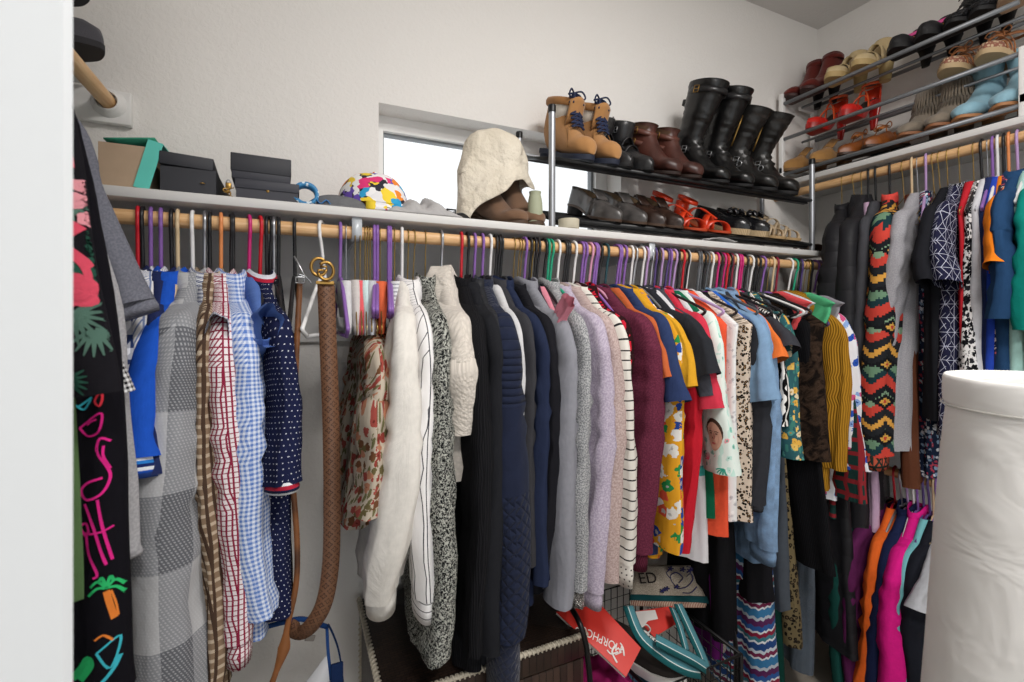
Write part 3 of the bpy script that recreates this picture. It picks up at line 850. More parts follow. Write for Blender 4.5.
back(231, 240, 256, 610, 640, 'black', 'light blue gingham shirt right of the red windowpane shirt', cl_check('dfe7f6', '5f82c9', .0085, .5), 'light blue gingham shirt', st=.036, thick=.032, collar='shirt', swe=.06, fold=.007)
back(249, 262, 260, 325, 560, 'magenta', 'blue chambray shirt between gingham and polka dot shirts', cl_plain('5673b4'), 'blue chambray shirt', sleeve='short', st=.02, thick=.02)
back(260, 277, 279, 478, 618, 'red', 'navy polka dot polo with red and white sleeve trim', cl_dots('1c2140', 'd9dce8', .0105, .11), 'navy polka dot polo', sleeve='short', st=.03, ste=.036, thick=.03, sw=.06, swe=.064, collar='shirt', colm=cl_bands(((0, 'd9dce6'), (.3, 'b0263c'), (.55, '1c2140')), .03, name='collar_trim'),
     cuff=.016, cuffm=cl_bands(((0, '1c2140'), (.3, 'e6e8ee'), (.6, 'b0263c')), .018, name='polo_trim'), cuffw=.066, out=.03)
back(270, 288, 288, 560, 612, 'black', 'black dress with tiny white specks right of the dotted polo', cl_dots('17171d', 'b9b9c2', .010, .09), 'black speckled dress', cat='dress', name='dress', sleeve=None, sh=.15, thick=.018)
for px, c, yw, lab in ((274, 'silver', .02, 'silver hanger in the trio of bare hangers left of the belts'), (278.5, 'black', .06, 'bare black hanger in the trio left of the belts, right-hand one'), (267, 'black', -.03, 'bare black hanger in the trio left of the belts, left-hand one'), (295, 'black', -.06, 'bare black hanger from which the thin tan belt hangs')):
    hanger('back', X_at(px, YR), c, lab, yaw=yw); USED.append(px)
hanger('back', X_at(322, YR), 'white', 'bare white hanger beside the monogram belt', yaw=-.32, tilt=.06); USED.append(322)
hanger('back', X_at(340, YR), 'purple', 'bare purple hanger right of the monogram belt'); USED.append(340)

# ================================================================ back rod, middle stretch
def cami(hook, hcol, label, mat, yhem=345, wire=True, **k):
    k.setdefault('sh', .17); k.setdefault('chest', .13); k.setdefault('thick', .012)
    return back(hook, k.pop('front', hook + 2), k.pop('bot', hook), None, yhem, hcol, label, mat, wire=wire, hemw=.12, hemt=.014, name='camisole', cat='top', slope=.12, **k)
cami(346, 'silver', 'sheer white camisole first right of the bare purple hanger', cl_plain('d5d5d8'), 318)
cami(355, 'gold', 'pale ribbed camisole left of the coral one', cl_plain('cfc9c6'), 322)
cami(360, 'gold', 'coral camisole hanging in the cluster above the floral blouse', cl_plain('e4646a'), 330)
cami(365, 'gold', 'pale aqua camisole right of the coral camisole', cl_plain('cfe3e4'), 322)
cami(370, 'gold', 'light grey tank top hanging above the floral blouse', cl_plain('c3c5cc'), 335, sh=.19, chest=.16)
cami(380, 'gold', 'orange camisole between two purple hangers', cl_plain('dd6a45'), 342)
cami(394.5, 'gold', 'pale grey striped camisole left of the white blouse', cl_stripe('d9dadd', '8d8f9c', .01, .3), 330)
for px, lab in ((374.5, 'first purple hanger in the camisole cluster above the floral blouse'), (377.5, 'second purple hanger in the camisole cluster above the floral blouse'), (388.5, 'third purple hanger in the camisole cluster above the floral blouse'), (390.5, 'rightmost purple hanger in the camisole cluster above the floral blouse')):
    hanger('back', X_at(px, YR), 'purple', lab, yaw=-.16, w=.19, flat=True); USED.append(px)
back(367, 378, 362, 505, 520, 'gold', 'cream blouse with brown and red flowers, left of the white blouse', cl_floral('b9ad9c', ('8f4038', '6f4a33', 'b07a60', '6a6040', '9a4a42'), 48, .46, '6d6a48'), 'cream floral blouse', wire=True, st=.03, thick=.03, sw=.075, swe=.09, ste=.035, fold=.012, hemwave=.02, top=-.185, slope=.11)
back(402, 404, 386, 590, 545, 'white', 'ivory white blouse with billowing long sleeve', cl_plain('e3dfd8'), 'ivory blouse', st=.042, ste=.04, sw=.09, swe=.09, thick=.032, fold=.02, puff=.35, cuff=.06, cuffw=.045, out=.02)
back(407.5, 422, 420, 590, 560, 'gold', 'white shirt with thin black stripes right of the ivory blouse', cl_stripe('eceaea', '3a3a42', .03, .08, False), 'black-striped white shirt', wire=True, st=.03, ste=.028, thick=.025, sw=.06, swe=.062, cuff=.05, cuffm=cl_stripe('eceaea', '3a3a42', .016, .12), cuffw=.06, collar='shirt')
back(425, 437, 435, 640, 650, 'gold', 'black and white boucle tweed coat', cl_boucle('d6d8cf', '1d2022', 210, .47, .55), 'boucle tweed coat', wire=True, cat='coat', name='coat', st=.03, ste=.032, sw=.08, swe=.09, thick=.03, fold=.004, collar='band', hemw=.24)
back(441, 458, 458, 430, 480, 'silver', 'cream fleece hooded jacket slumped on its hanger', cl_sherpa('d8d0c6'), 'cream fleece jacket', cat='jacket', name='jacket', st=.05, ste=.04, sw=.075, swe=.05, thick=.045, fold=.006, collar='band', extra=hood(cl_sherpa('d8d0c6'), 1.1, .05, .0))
back(461, 474, 476, 640, 668, 'red', 'black ribbed long cardigan beside the cream fleece', cl_rib('1e1e21', .006, .5), 'black ribbed cardigan', cat='coat', name='cardigan', st=.03, thick=.03, sw=.075, swe=.07, collar='band')
back(467, 487, 486, 640, 660, 'black', 'black wool coat left of the navy quilted jacket', cl_plain('222327'), 'black wool coat', cat='coat', name='coat', st=.034, thick=.032, sw=.075, swe=.07, collar='shirt')
back(474, 492, 497, 500, 560, 'purple', 'black padded jacket with ridged sleeve top', cl_puffer('1e2025', .03), 'black padded jacket', cat='jacket', name='jacket', st=.034, thick=.03, sw=.07, collar='band')
back(482, 500, 504, 625, 618, 'purple', 'navy suede moto jacket with quilted sleeve panels', cl_quilt('20263a', .026), 'navy suede jacket', cat='jacket', name='jacket', st=.05, ste=.046, sw=.085, swe=.08, thick=.035, collar='band', fold=.006, smat=cl_moto('20263a'), cuff=.17, cuffm=cl_quilt('20263a', .024), cuffw=.068)
back(489.5, 512, 512, 560, 560, 'white', 'white zipped fleece seen as a thin strip behind navy jacket', cl_plain('d0d0d2'), 'white zipped fleece', cat='jacket', name='jacket', st=.018, thick=.02, sw=.055)
back(495, 520, 522, 560, 575, 'black', 'dark grey jacket just right of the navy suede jacket', cl_plain('3a3a3e'), 'dark grey jacket', cat='jacket', name='jacket', st=.022, thick=.022, sw=.065, collar='band')
back(500, 530, 534, 580, 600, 'black', 'deep blue long sleeved sweatshirt right of the navy jacket', cl_plain('262e46'), 'deep blue sweatshirt', st=.026, thick=.025, sw=.065, collar='band')
back(513, 541, 543, 560, 590, 'gold', 'black sweater between blue and grey sweatshirts', cl_plain('1d1d22'), 'black sweater', name='sweater', wire=True, st=.024, thick=.024, sw=.06, collar='crew')
back(524, 555, 553, 600, 585, 'purple', 'smooth mid-grey sweatshirt with long sleeve', cl_plain('8b8c94'), 'mid-grey sweatshirt', name='sweatshirt', st=.034, ste=.03, sw=.075, swe=.062, thick=.03, fold=.006, collar='band')
back(534, 560, 560, 300, 420, 'black', 'pink top peeking between the grey sweaters', cl_plain('d8899a'), 'pink top', sleeve='short', st=.014, thick=.016, sw=.045)
back(547, 575, 571, 585, 570, 'green', 'salt and pepper knit cardigan with silver sequin cuff', cl_heather('b9babb', '77797d', 260), 'salt and pepper cardigan', name='cardigan', st=.026, ste=.022, sw=.06, swe=.055, thick=.026, collar='band', cuff=.04, cuffm=cl_sequin('c9c5c2'), cuffw=.055)
back(557, 590, 591, 585, 560, 'white', 'lilac marled sweatshirt left of the striped knit', cl_heather('c3b9c8', 'a79cb0', 200), 'lilac marled sweatshirt', name='sweatshirt', st=.03, ste=.028, sw=.066, swe=.056, thick=.028, collar='crew', cuff=.045, cuffw=.052)
back(567, 601, 605, 575, 560, 'black', 'blush beige sweater behind the striped knit sleeve', cl_heather('c4b1ad', 'a8938f', 200), 'blush beige sweater', name='sweater', st=.028, ste=.028, sw=.06, swe=.055, thick=.028, collar='crew')
back(573, 611, 614, 555, 540, 'white', 'white knit with narrow black stripes and spotted cuff', cl_stripe('dcd8d0', '2e2c2e', .026, .14), 'black-striped knit', name='sweater', st=.024, ste=.026, sw=.058, swe=.07, thick=.022, cuff=.06, cuffm=cl_dots('dcd8d0', '2e2c2e', .014, .16), cuffw=.072, collar='crew')
back(580.6, 616, 618, 400, 420, 'purple', 'red and black buffalo plaid shirt behind the maroon sweatshirt', cl_pane('c02034', '2a1216', .04, .04, .4, .25), 'buffalo plaid shirt', st=.018, thick=.02, sw=.055, collar='shirt')
back(595, 634, 634, 545, 530, 'purple', 'maroon sweatshirt with ribbed cuff', cl_heather('6e3146', '5a2638', 220), 'maroon sweatshirt', name='sweatshirt', st=.04, ste=.036, sw=.08, swe=.066, thick=.036, fold=.007, collar='crew', cuff=.055, cuffw=.05, cuffm=cl_rib('63293d', .006, .4))
back(605, 645, 648, 380, 400, 'teal', 'rust orange top seen as a sliver beside the maroon sweatshirt', cl_plain('c0633a'), 'rust orange top', sleeve='short', st=.014, thick=.016, sw=.05)
back(619, 653, 660, 402, 550, 'purple', 'navy blue short sleeved T-shirt right of the maroon sweatshirt', cl_plain('2f3d63'), 'navy T-shirt', sleeve='short', st=.034, ste=.04, sw=.075, swe=.08, thick=.028, collar='crew', fold=.006)
back(623, 664, 671, 388, 420, 'purple', 'mustard yellow T-shirt behind the navy T-shirt', cl_plain('d8a02c'), 'mustard T-shirt', sleeve='short', st=.024, ste=.026, sw=.06, swe=.062, thick=.02, collar='crew')
back(630, 665, 662, 545, 555, 'white', 'yellow, blue and white bold print kimono top', cl_floral('e0a02a', ('e8e6e0', '2b4a9a', 'e8e6e0', 'e0a02a', 'd9573f', '2c8a4a'), 26, .5, None, .9, 'bold_print'), 'bold print kimono', sleeve='long', st=.03, ste=.03, sw=.06, swe=.075, thick=.025, fold=.008)
back(641, 680, 690, 378, 500, 'white', 'charcoal black short sleeved T-shirt right of the mustard one', cl_plain('2b2d32'), 'charcoal black T-shirt', sleeve='short', st=.036, ste=.04, sw=.075, swe=.075, thick=.026, collar='crew', fold=.008)
back(645, 683, 682, 500, 530, 'lilac', 'white long T-shirt hanging below the charcoal T-shirt', cl_plain('dcdce0'), 'white long T-shirt', sleeve=None, sh=.2, thick=.02)
back(650, 686, 692, 396, 420, 'silver', 'slate grey T-shirt with tan sleeve lining', cl_plain('44464e'), 'slate grey T-shirt', sleeve='short', st=.026, ste=.026, sw=.06, swe=.06, thick=.02, collar='crew')
back(654, 684, 684, 548, 540, 'violet', 'bright red long sleeved top left of the portrait T-shirt', cl_plain('c02231'), 'bright red top', st=.022, ste=.026, sw=.055, swe=.055, thick=.022, fold=.01)
back(660, 693, 696, 408, 450, 'lilac', 'crimson pink T-shirt with short sleeve above the printed face', cl_plain('cf3a4e'), 'crimson pink T-shirt', sleeve='short', st=.036, ste=.038, sw=.075, swe=.078, thick=.026, fold=.01, collar='crew')
back(665, 709, 713, 470, 512, 'violet', 'forest green T-shirt showing below the portrait T-shirt', cl_plain('17694a'), 'forest green T-shirt', sleeve=None, sh=.2, thick=.018, hemw=.22)
back(669, 700, 704, None, 556, 'purple', 'white trumpet-hem top with teal edge low below the portrait T-shirt', cl_bands(((0, 'd8d8dc'), (.9, '3f9f9a'), (.95, 'd8d8dc')), .6, name='edge_top'), 'white trumpet-hem top', sh=.19, thick=.024, hemw=.22, hemt=.05, fold=.012)
skin_m, hair_m = cl_plain('c79b86'), cl_plain('4a382f'); lip_m = cl_plain('a85a55'); lf1, lf2, lf3 = cl_plain('3f9f8a'), cl_plain('e2748a'), cl_plain('efb35a')
def portrait(sb):
    pr = Print(sb, -1); X0 = X_at(710, 1.05)
    def L(px, py): return .245 + (px - 698) / 34 * .145, z_atY(px, py, .99) - ZR
    rd = random.Random(4)
    for px, py, mi in ((722, 408, 4), (728, 415, 5), (733, 412, 4), (728, 432, 6), (724, 440, 6), (731, 446, 5), (722, 455, 4), (729, 462, 4), (696, 458, 4), (703, 463, 5), (717, 464, 4), (735, 455, 5), (694, 447, 4)):
        cx, cz = L(px, py); a0 = rd.uniform(0, 6)
        for k in range(5):
            a = a0 + k * .45; pr.ribbon([(cx, cz), (cx + math.cos(a) * .011, cz + math.sin(a) * .011), (cx + math.cos(a + .2) * .021, cz + math.sin(a + .2) * .021)], .0016, mi)
    cx, cz = L(709, 436)
    pr.blob(cx - .001, cz + .012, .023, .040, 2, .12, .0006); pr.blob(cx, cz, .0205, .041, 1, .12, .0012)
    for dx in (-.008, .008):
        pr.ribbon([(cx + dx - .005, cz + .013), (cx + dx, cz + .0145), (cx + dx + .005, cz + .013)], .0010, 2, .002); pr.blob(cx + dx, cz + .008, .0034, .0015, 2, 0, .002)
    pr.ribbon([(cx + .001, cz + .008), (cx + .002, cz - .004), (cx - .002, cz - .007)], .0009, 3, .002)
    pr.blob(cx, cz - .020, .007, .0032, 3, 0, .002)
back(677, 707, 712, 468, 515, 'black', 'white tropical print T-shirt with a printed face on the sleeve', cl_floral('dce8e2', ('8cc9ba', 'e8a0a8', 'b9dcd2'), 30, .2, 'bfe0d6'), 'portrait T-shirt', sleeve='short', st=.034, ste=.04, sw=.07, swe=.084, thick=.022, out=.04, sdecal=portrait, dmats=(skin_m, hair_m, lip_m, lf1, lf2, lf3))
back(681.5, 717, 719, None, 528, 'red', 'coral orange sleeveless dress beside the white lace top', cl_plain('ea5a3c'), 'coral dress', cat='dress', name='dress', sh=.235, thick=.03, hemw=.245, fold=.01)
back(686, 727, 729, None, 512, 'white', 'white lace blouse between coral dress and leopard print', cl_floral('e4e4e4', ('cfcfd2', 'f0f0f0', 'bfc0c4'), 60, .35), 'white lace blouse', sh=.235, thick=.024, hemw=.24, fold=.01)
back(698, 739, 742, None, 513, 'silver', 'leopard print top between lace blouse and pale blue T-shirt', cl_leopard('d3c3b2', '17120f', '9a7856', 105), 'leopard print top', wire=True, sh=.24, thick=.028, hemw=.245, fold=.008)
back(702, 744, 750, 485, 512, 'black', 'cobalt blue T-shirt showing under the pale blue one', cl_plain('2d66c4'), 'cobalt blue T-shirt', sleeve=None, sh=.222, thick=.02)
back(710, 749, 753, 400, 470, 'white', 'pale blue denim-look T-shirt right of the leopard print', cl_plain('7f9fc0'), 'pale blue T-shirt', sleeve='short', st=.03, ste=.034, sw=.065, swe=.07, thick=.022, collar='crew')
back(716, 750, 753, 500, 505, 'magenta', 'dark charcoal T-shirt with long elbow sleeve', cl_plain('33353b'), 'dark charcoal elbow-sleeve top', sleeve='long', st=.03, ste=.036, sw=.065, swe=.07, thick=.025, cuff=.02, cuffw=.07)
back(722.6, 757, 766, 545, 560, 'black', 'washed denim shirt with buttoned cuff', cl_denim('6f93bb'), 'washed denim shirt', st=.032, ste=.034, sw=.065, swe=.06, thick=.026, cuff=.05, cuffw=.056, collar='shirt')
back(725.5, 761, 765, 362, 400, 'red', 'tangerine orange T-shirt beside the charcoal T-shirt', cl_plain('e8783a'), 'tangerine T-shirt', sleeve='short', st=.024, ste=.03, sw=.06, swe=.06, thick=.02, collar='crew')
back(735, 767, 775, 355, 400, 'white', 'charcoal T-shirt with blue embroidered sleeve', cl_plain('3b3c42'), 'embroidered charcoal T-shirt', sleeve='short', st=.036, ste=.036, sw=.075, swe=.075, thick=.024, collar='crew')
back(740, 773, 772, 425, 440, 'magenta', 'black and white swirl print blouse', cl_zebra(), 'swirl print blouse', sleeve='short', st=.02, ste=.022, sw=.06, swe=.06, thick=.02)
back(746.8, 779, 783, 455, 470, 'silver', 'teal T-shirt covered in yellow flowers', cl_floral('2f5a60', ('d9a84a', 'd8c9a8', '4f8f86', 'e0b860'), 38, .38, '3f7a70'), 'teal floral T-shirt', wire=True, sleeve='short', st=.034, ste=.036, sw=.07, swe=.076, thick=.024)
back(753.7, 786, 788, None, 605, 'black', 'grey chiffon skirt with ruffled hem under the denim cuff', cl_plain('4a5058'), 'grey chiffon skirt', cat='skirt', name='skirt', sh=.18, thick=.03, hemw=.23, hemt=.05, fold=.012, hemwave=.015)
back(761, 811, 818, None, 455, 'purple', 'dark brown fur vest left of the mustard knit', cl_fur('1c1613', '4a392e'), 'brown fur vest', cat='jacket', name='vest', sh=.235, thick=.035, hemw=.25, fold=.006)
back(766.6, 806, 826, None, 562, 'gold', 'black tiered skirt with lettuce-edged ruffles', cl_rib('17171a', .007, .3), 'black tiered skirt', wire=True, cat='skirt', name='skirt', sh=.21, thick=.03, hemw=.245, hemt=.04, fold=.008, extra=ruffles(cl_plain('1c1c20'), (.31, .40, .49), .19, .026))
back(788, 838, 843, 472, 490, 'white', 'mustard ribbed knit sweater right of the fur vest', cl_rib('b9862a', .0085, .7), 'mustard ribbed sweater', name='sweater', st=.026, ste=.024, sw=.05, swe=.045, thick=.024, sh=.165, wr=.4, collar='crew')
back(793, 844, 851, 470, 500, 'green', 'blue and white print top with lettering-like marks at right end', cl_floral('e9eaf0', ('2c56b8', '8fb0e6', '2c56b8', 'd85a8a'), 34, .42), 'blue and white print top', sleeve='short', st=.024, ste=.024, sw=.06, swe=.062, thick=.022, sh=.165)
back(803, 844, 853, 500, 520, 'gold', 'dark green and red plaid shirt at the right rod end', cl_pane('1f3b38', '8a2a30', .05, .05, .3, .3), 'dark green plaid shirt', wire=True, sleeve='short', st=.024, sw=.06, thick=.02, sh=.16)
# coral, mint and pale tops slung over hangers near the right rod end
for hk, fr, lab, c, hc in ((771.5, 806, 'coral red scarf top slung flat over a hanger beside the mustard sweater', 'e4565a', 'beige'), (800, 828, 'mint green top slung over a hanger at the right rod end', '5cc08a', 'violet'), (775.5, 810, 'white satin top folded over a maroon hanger', 'd9d9e0', 'maroon'), (807.7, 838, 'grey silk top at the far right of the back rod', '9a97a0', 'gold')):
    back(hk, fr, fr, None, 330, hc, lab, cl_plain(c), name='top', cat='top', sh=.235, chest=.21, top=-.112, thick=.018, hemw=.19, hemt=.018, slope=.04, hl=lab.split(' slung')[0].split(' folded')[0])
# longer things whose lower halves hang below the others
back(697, 728, 735, None, 640, 'grey', 'long black dress hanging low behind the leopard print', cl_plain('18181b'), 'long black dress', cat='dress', name='dress', sh=.17, thick=.03, hemw=.19, hemt=.06, fold=.014)
back(730.6, 762, 770, None, 600, 'maroon', 'black flared skirt below the charcoal tops', cl_plain('1b1b1f'), 'black flared skirt', cat='skirt', name='skirt', sh=.17, thick=.03, hemw=.2, hemt=.06, fold=.014)
back(810, 842, 856, None, 650, 'black', 'long black coat at the right end of the back rod', cl_puffer('1b1b1f', .07), 'long black coat', cat='coat', name='coat', sh=.2, thick=.035, hemw=.22, hemt=.05)
back(529, 560, 560, None, 560, 'black', 'dark plum dress behind the grey sweatshirt', cl_plain('2c2430'), 'dark plum dress', cat='dress', name='dress', sh=.16, thick=.02)
# hangers whose clothes are hidden behind the others
SPARE = [(143, 'black'), (178, 'beige'), (233, 'black'), (413, 'gold'), (497, 'black'), (517, 'gold'), (519.5, 'gold'), (530.6, 'gold'), (536, 'black'), (543, 'black'), (549.5, 'green'), (563, 'black'), (565, 'black'), (583, 'purple'), (588.7, 'pink'), (592.7, 'purple'), (598, 'black'), (616, 'purple'), (632.5, 'silver'), (655.6, 'black'), (672.7, 'lilac'), (685, 'black'), (705, 'grey'), (718, 'black'), (727.8, 'black'), (743.5, 'black'), (749, 'white'), (756, 'black'), (814, 'purple'), (818, 'lilac'), (821.5, 'purple'), (826, 'black'), (828.7, 'lilac'), (831.5, 'purple'), (835, 'lilac')]
ORD = ['first', 'second', 'third', 'fourth', 'fifth', 'sixth', 'seventh', 'eighth', 'ninth', 'tenth', 'eleventh', 'twelfth', 'thirteenth', 'fourteenth', 'fifteenth', 'sixteenth', 'seventeenth', 'eighteenth']
cnt = {}
for px, c in SPARE:
    n = cnt.get(c, 0); cnt[c] = n + 1
    hanger('back', X_at(px, YR), c, f'{ORD[n]} from the left of the {c} {"wire" if c == "gold" else "plastic"} hangers tucked between the back rod clothes', c == 'gold', yaw=.12 if px < 655 else 0.0, w=.18 if px < 655 else .215, flat=px > 655)
# ================================================================ upper right rod
aztec = cl_aztec(((0, 'c8453a'), (.12, '26282c'), (.24, 'd9a04a'), (.32, '26282c'), (.44, '6d8f74'), (.56, '1f3a40'), (.66, 'c8453a'), (.8, '1f2226'), (.9, '7f9c80')), .26)
right(842, 836, 832, 330, 330, 'gold', 'black padded jacket with full sleeve hanging in the corner', cl_puffer('1d1d21', .055), 'black padded corner jacket', wire=True, cat='jacket', name='jacket', st=.06, ste=.045, sw=.085, swe=.06, thick=.05, collar='band', sh=.19)
right(862, 850, 852, 455, 640, 'gold', 'black hooded padded coat hanging to knee length in the corner', cl_puffer('202024', .09), 'black hooded coat', wire=True, cat='coat', name='coat', st=.05, ste=.04, sw=.075, swe=.06, thick=.05, extra=hood(cl_puffer('222226', .05), 1.0, .04, .0), sh=.19)
right(876, 866, 858, 468, 470, 'black', 'charcoal knit cardigan left of the zigzag patterned jacket', cl_plain('4a4b50'), 'charcoal cardigan', cat='coat', name='cardigan', st=.03, ste=.03, sw=.065, swe=.05, thick=.03, sh=.19)
right(890, 884, 872, 452, 440, 'black', 'red, green and black zigzag patterned fleece jacket', aztec, 'zigzag patterned jacket', cat='jacket', name='jacket', st=.05, ste=.048, sw=.09, swe=.078, thick=.04, sh=.2, collar='band', colm=cl_plain('e0524a'), cuff=.05, cuffw=.08, cuffm=cl_lattice('b5543e', '27302c', .05, .25))
right(918, 902, 884, 345, 448, 'silver', 'pale grey heather sweatshirt with raised elbow', cl_heather('a7a6ab', '97969c', 250), 'pale grey sweatshirt', name='sweatshirt', wire=True, st=.036, ste=.03, sw=.075, swe=.058, thick=.035, sh=.19, fold=.008, hemw=.2)
right(948, 930, 930, 285, 420, 'gold', 'black wrap cardigan right of the pale grey sweatshirt', cl_plain('202126'), 'black wrap cardigan', wire=True, sleeve='short', cat='coat', name='cardigan', st=.03, ste=.03, sw=.07, swe=.075, thick=.03, sh=.19)
def belt_tie(q, t):
    rows = []
    for dz in (.014, .0, -.014):
        r = ellring(0, q.lean * .4, -.40 + dz, .186, .034 if dz == 0 else .030, 40, .8); rows.append(r)
    MB().grid(rows, True, flip=False).build('waist_tie', cl_lattice('14151d', 'c9cbd6', .02, .1), t, solid=.004)
right(960, 943, 944, 285, 440, 'gold', 'navy dress with white line lattice print and tied waist', cl_lattice('22233c', 'c5c8da', .046, .055), 'navy lattice dress', wire=True, cat='dress', name='dress', sleeve='short', st=.03, ste=.03, sw=.065, swe=.065, thick=.03, sh=.185, hemw=.2, extra=belt_tie, collar='crew', colm=cl_lattice('14151d', 'c9cbd6', .02, .1))
right(974, 958, 958, None, 420, 'gold', 'crimson tank top seen as a sliver beside the navy lattice dress', cl_plain('c02a35'), 'crimson tank top', wire=True, name='tank_top', cat='top', sh=.18, thick=.014)
right(982, 966, 966, None, 420, 'black', 'black and white floral tank dress', cl_floral('e6e4e4', ('17171b', '2a2a30', '17171b'), 60, .5, '17171b', 1.0, 'ink_floral'), 'ink floral dress', cat='dress', name='dress', sh=.185, thick=.024, hemw=.2)
right(988, 974, 973, None, 400, 'silver', 'white ribbed tank top beside the ink floral dress', cl_plain('d3d4da'), 'white ribbed tank top', wire=True, name='tank_top', cat='top', sh=.185, thick=.022)
right(993, 981, 981, None, 400, 'purple', 'deep navy tank top left of the royal blue one', cl_plain('2a3560'), 'deep navy tank top', name='tank_top', cat='top', sh=.185, thick=.02)
right(998, 988, 988, None, 400, 'white', 'royal blue tank top behind the bright orange top', cl_plain('2a49b4'), 'royal blue tank top', name='tank_top', cat='top', sh=.185, thick=.022)
right(1004, 996, 990, 268, 300, 'black', 'bright orange cropped top with short sleeve', cl_plain('ee8424'), 'bright orange top', name='top', cat='top', sleeve='short', st=.022, ste=.03, sw=.055, swe=.06, thick=.018, sh=.175)
right(1009, 1000, 996, None, 400, 'orange', 'navy paisley printed top right of the orange one', cl_floral('2a3050', ('c8646a', 'd9d0d4', '8f2f44'), 55, .42), 'paisley printed top', name='top', cat='top', sh=.185, thick=.022)
right(1018, 1003, 1000, 318, 400, 'lilac', 'dark teal blue hooded sweatshirt near the right edge', cl_plain('27466b'), 'dark teal hoodie', name='sweatshirt', st=.03, ste=.03, sw=.07, swe=.06, thick=.03, sh=.185, slope=.1, collar='shirt')
right(1030, 1014, 1012, None, 420, 'white', 'pale aqua tank dress at the right edge', cl_plain('a9d3cc'), 'pale aqua dress', cat='dress', name='dress', sh=.185, thick=.022)
right(1043, 1026, 1026, 330, 420, 'black', 'emerald green shirt at the right edge', cl_plain('12867a'), 'emerald shirt', st=.03, sw=.065, thick=.026, sh=.185)
for k, (hk, c) in enumerate(((855, 'gold'), (904, 'gold'), (934, 'gold'), (940, 'gold'))):
    hanger('right', Y_at(hk, XRR), c, f'{ORD[k]} spare thin wire hanger on the upper right rod, counted from the corner', True, yaw=.06, w=.17)
# ================================================================ lower right rod
def low(hook, front, bot, yend, yhem, hcol, label, mat, hl, **k):
    k.setdefault('sh', .19); return right(hook, front, bot, yend, yhem, hcol, label, mat, hl, rodn='low', **k)
low(872, 842, 842, 690, 700, 'black', 'teal green dress low in the corner behind the black skirt', cl_plain('1b4a44'), 'teal green low dress', cat='dress', name='dress', st=.03, thick=.03)
low(884, 856, 852, 690, 700, 'black', 'plum sweatshirt low in the corner', cl_plain('5c2350'), 'plum sweatshirt', name='sweatshirt', st=.026, thick=.03)
low(895, 878, 858, 690, 700, 'red', 'bright orange jacket low on the right', cl_plain('ea6a2a'), 'low orange jacket', cat='jacket', name='jacket', st=.03, thick=.03)
low(908, 888, 872, 690, 700, 'lilac', 'dark navy jacket hanging left of the hot pink one', cl_plain('20284a'), 'low dark navy jacket', cat='jacket', name='jacket', st=.034, thick=.03, collar='band')
low(918, 900, 888, 690, 700, 'purple', 'hot pink jacket hanging on the low right rod', cl_plain('e0218a'), 'hot pink jacket', cat='jacket', name='jacket', st=.044, ste=.04, sw=.085, swe=.07, thick=.036, collar='band', fold=.01)
low(930, 908, 898, 690, 700, 'violet', 'light aqua top right of the hot pink jacket', cl_plain('7cc0c8'), 'light aqua top', st=.026, thick=.024)
low(938, 916, 912, 690, 700, 'purple', 'black jacket left of the white bin', cl_plain('20222a'), 'low black jacket', cat='jacket', name='jacket', st=.034, thick=.03)
low(948, 928, 926, 610, 650, 'silver', 'pale grey T-shirt beside the white bin', cl_plain('b4b6bc'), 'low pale grey T-shirt', sleeve='short', st=.03, ste=.04, swe=.09, thick=.026)
for k, (hk, c, y) in enumerate(((902, 'silver', .1), (914, 'white', .2), (924, 'violet', .25), (934, 'beige', .3), (943, 'magenta', .35), (953, 'purple', .3), (960, 'lilac', .3))):
    hanger('low', Y_at(hk, XRR), c, f'bare {c} hanger on the low right rod above the hot pink jacket', False, yaw=y, w=.19)
# things dangling between the two right rods
right(868, 878, 880, None, 540, 'black', 'lilac pink long top hanging below the zigzag jacket', cl_plain('c7a9c4'), 'lilac pink long top', sh=.15, thick=.02, hemw=.16)
right(912, 905, 905, None, 490, 'beige', 'brown leather vest with studs below the pale grey sweatshirt', cl_plain('5b3524', 1, .5), 'brown leather vest', name='vest', cat='jacket', sh=.16, thick=.02, hemw=.17)
right(926, 922, 922, None, 488, 'lilac', 'blue and white bandana patterned halter with pointed hem', cl_floral('24304a', ('d8dde6', '8aa3c0', 'b8465a'), 60, .45), 'bandana halter', name='halter_top', cat='top', sh=.15, thick=.016, hemw=.05)

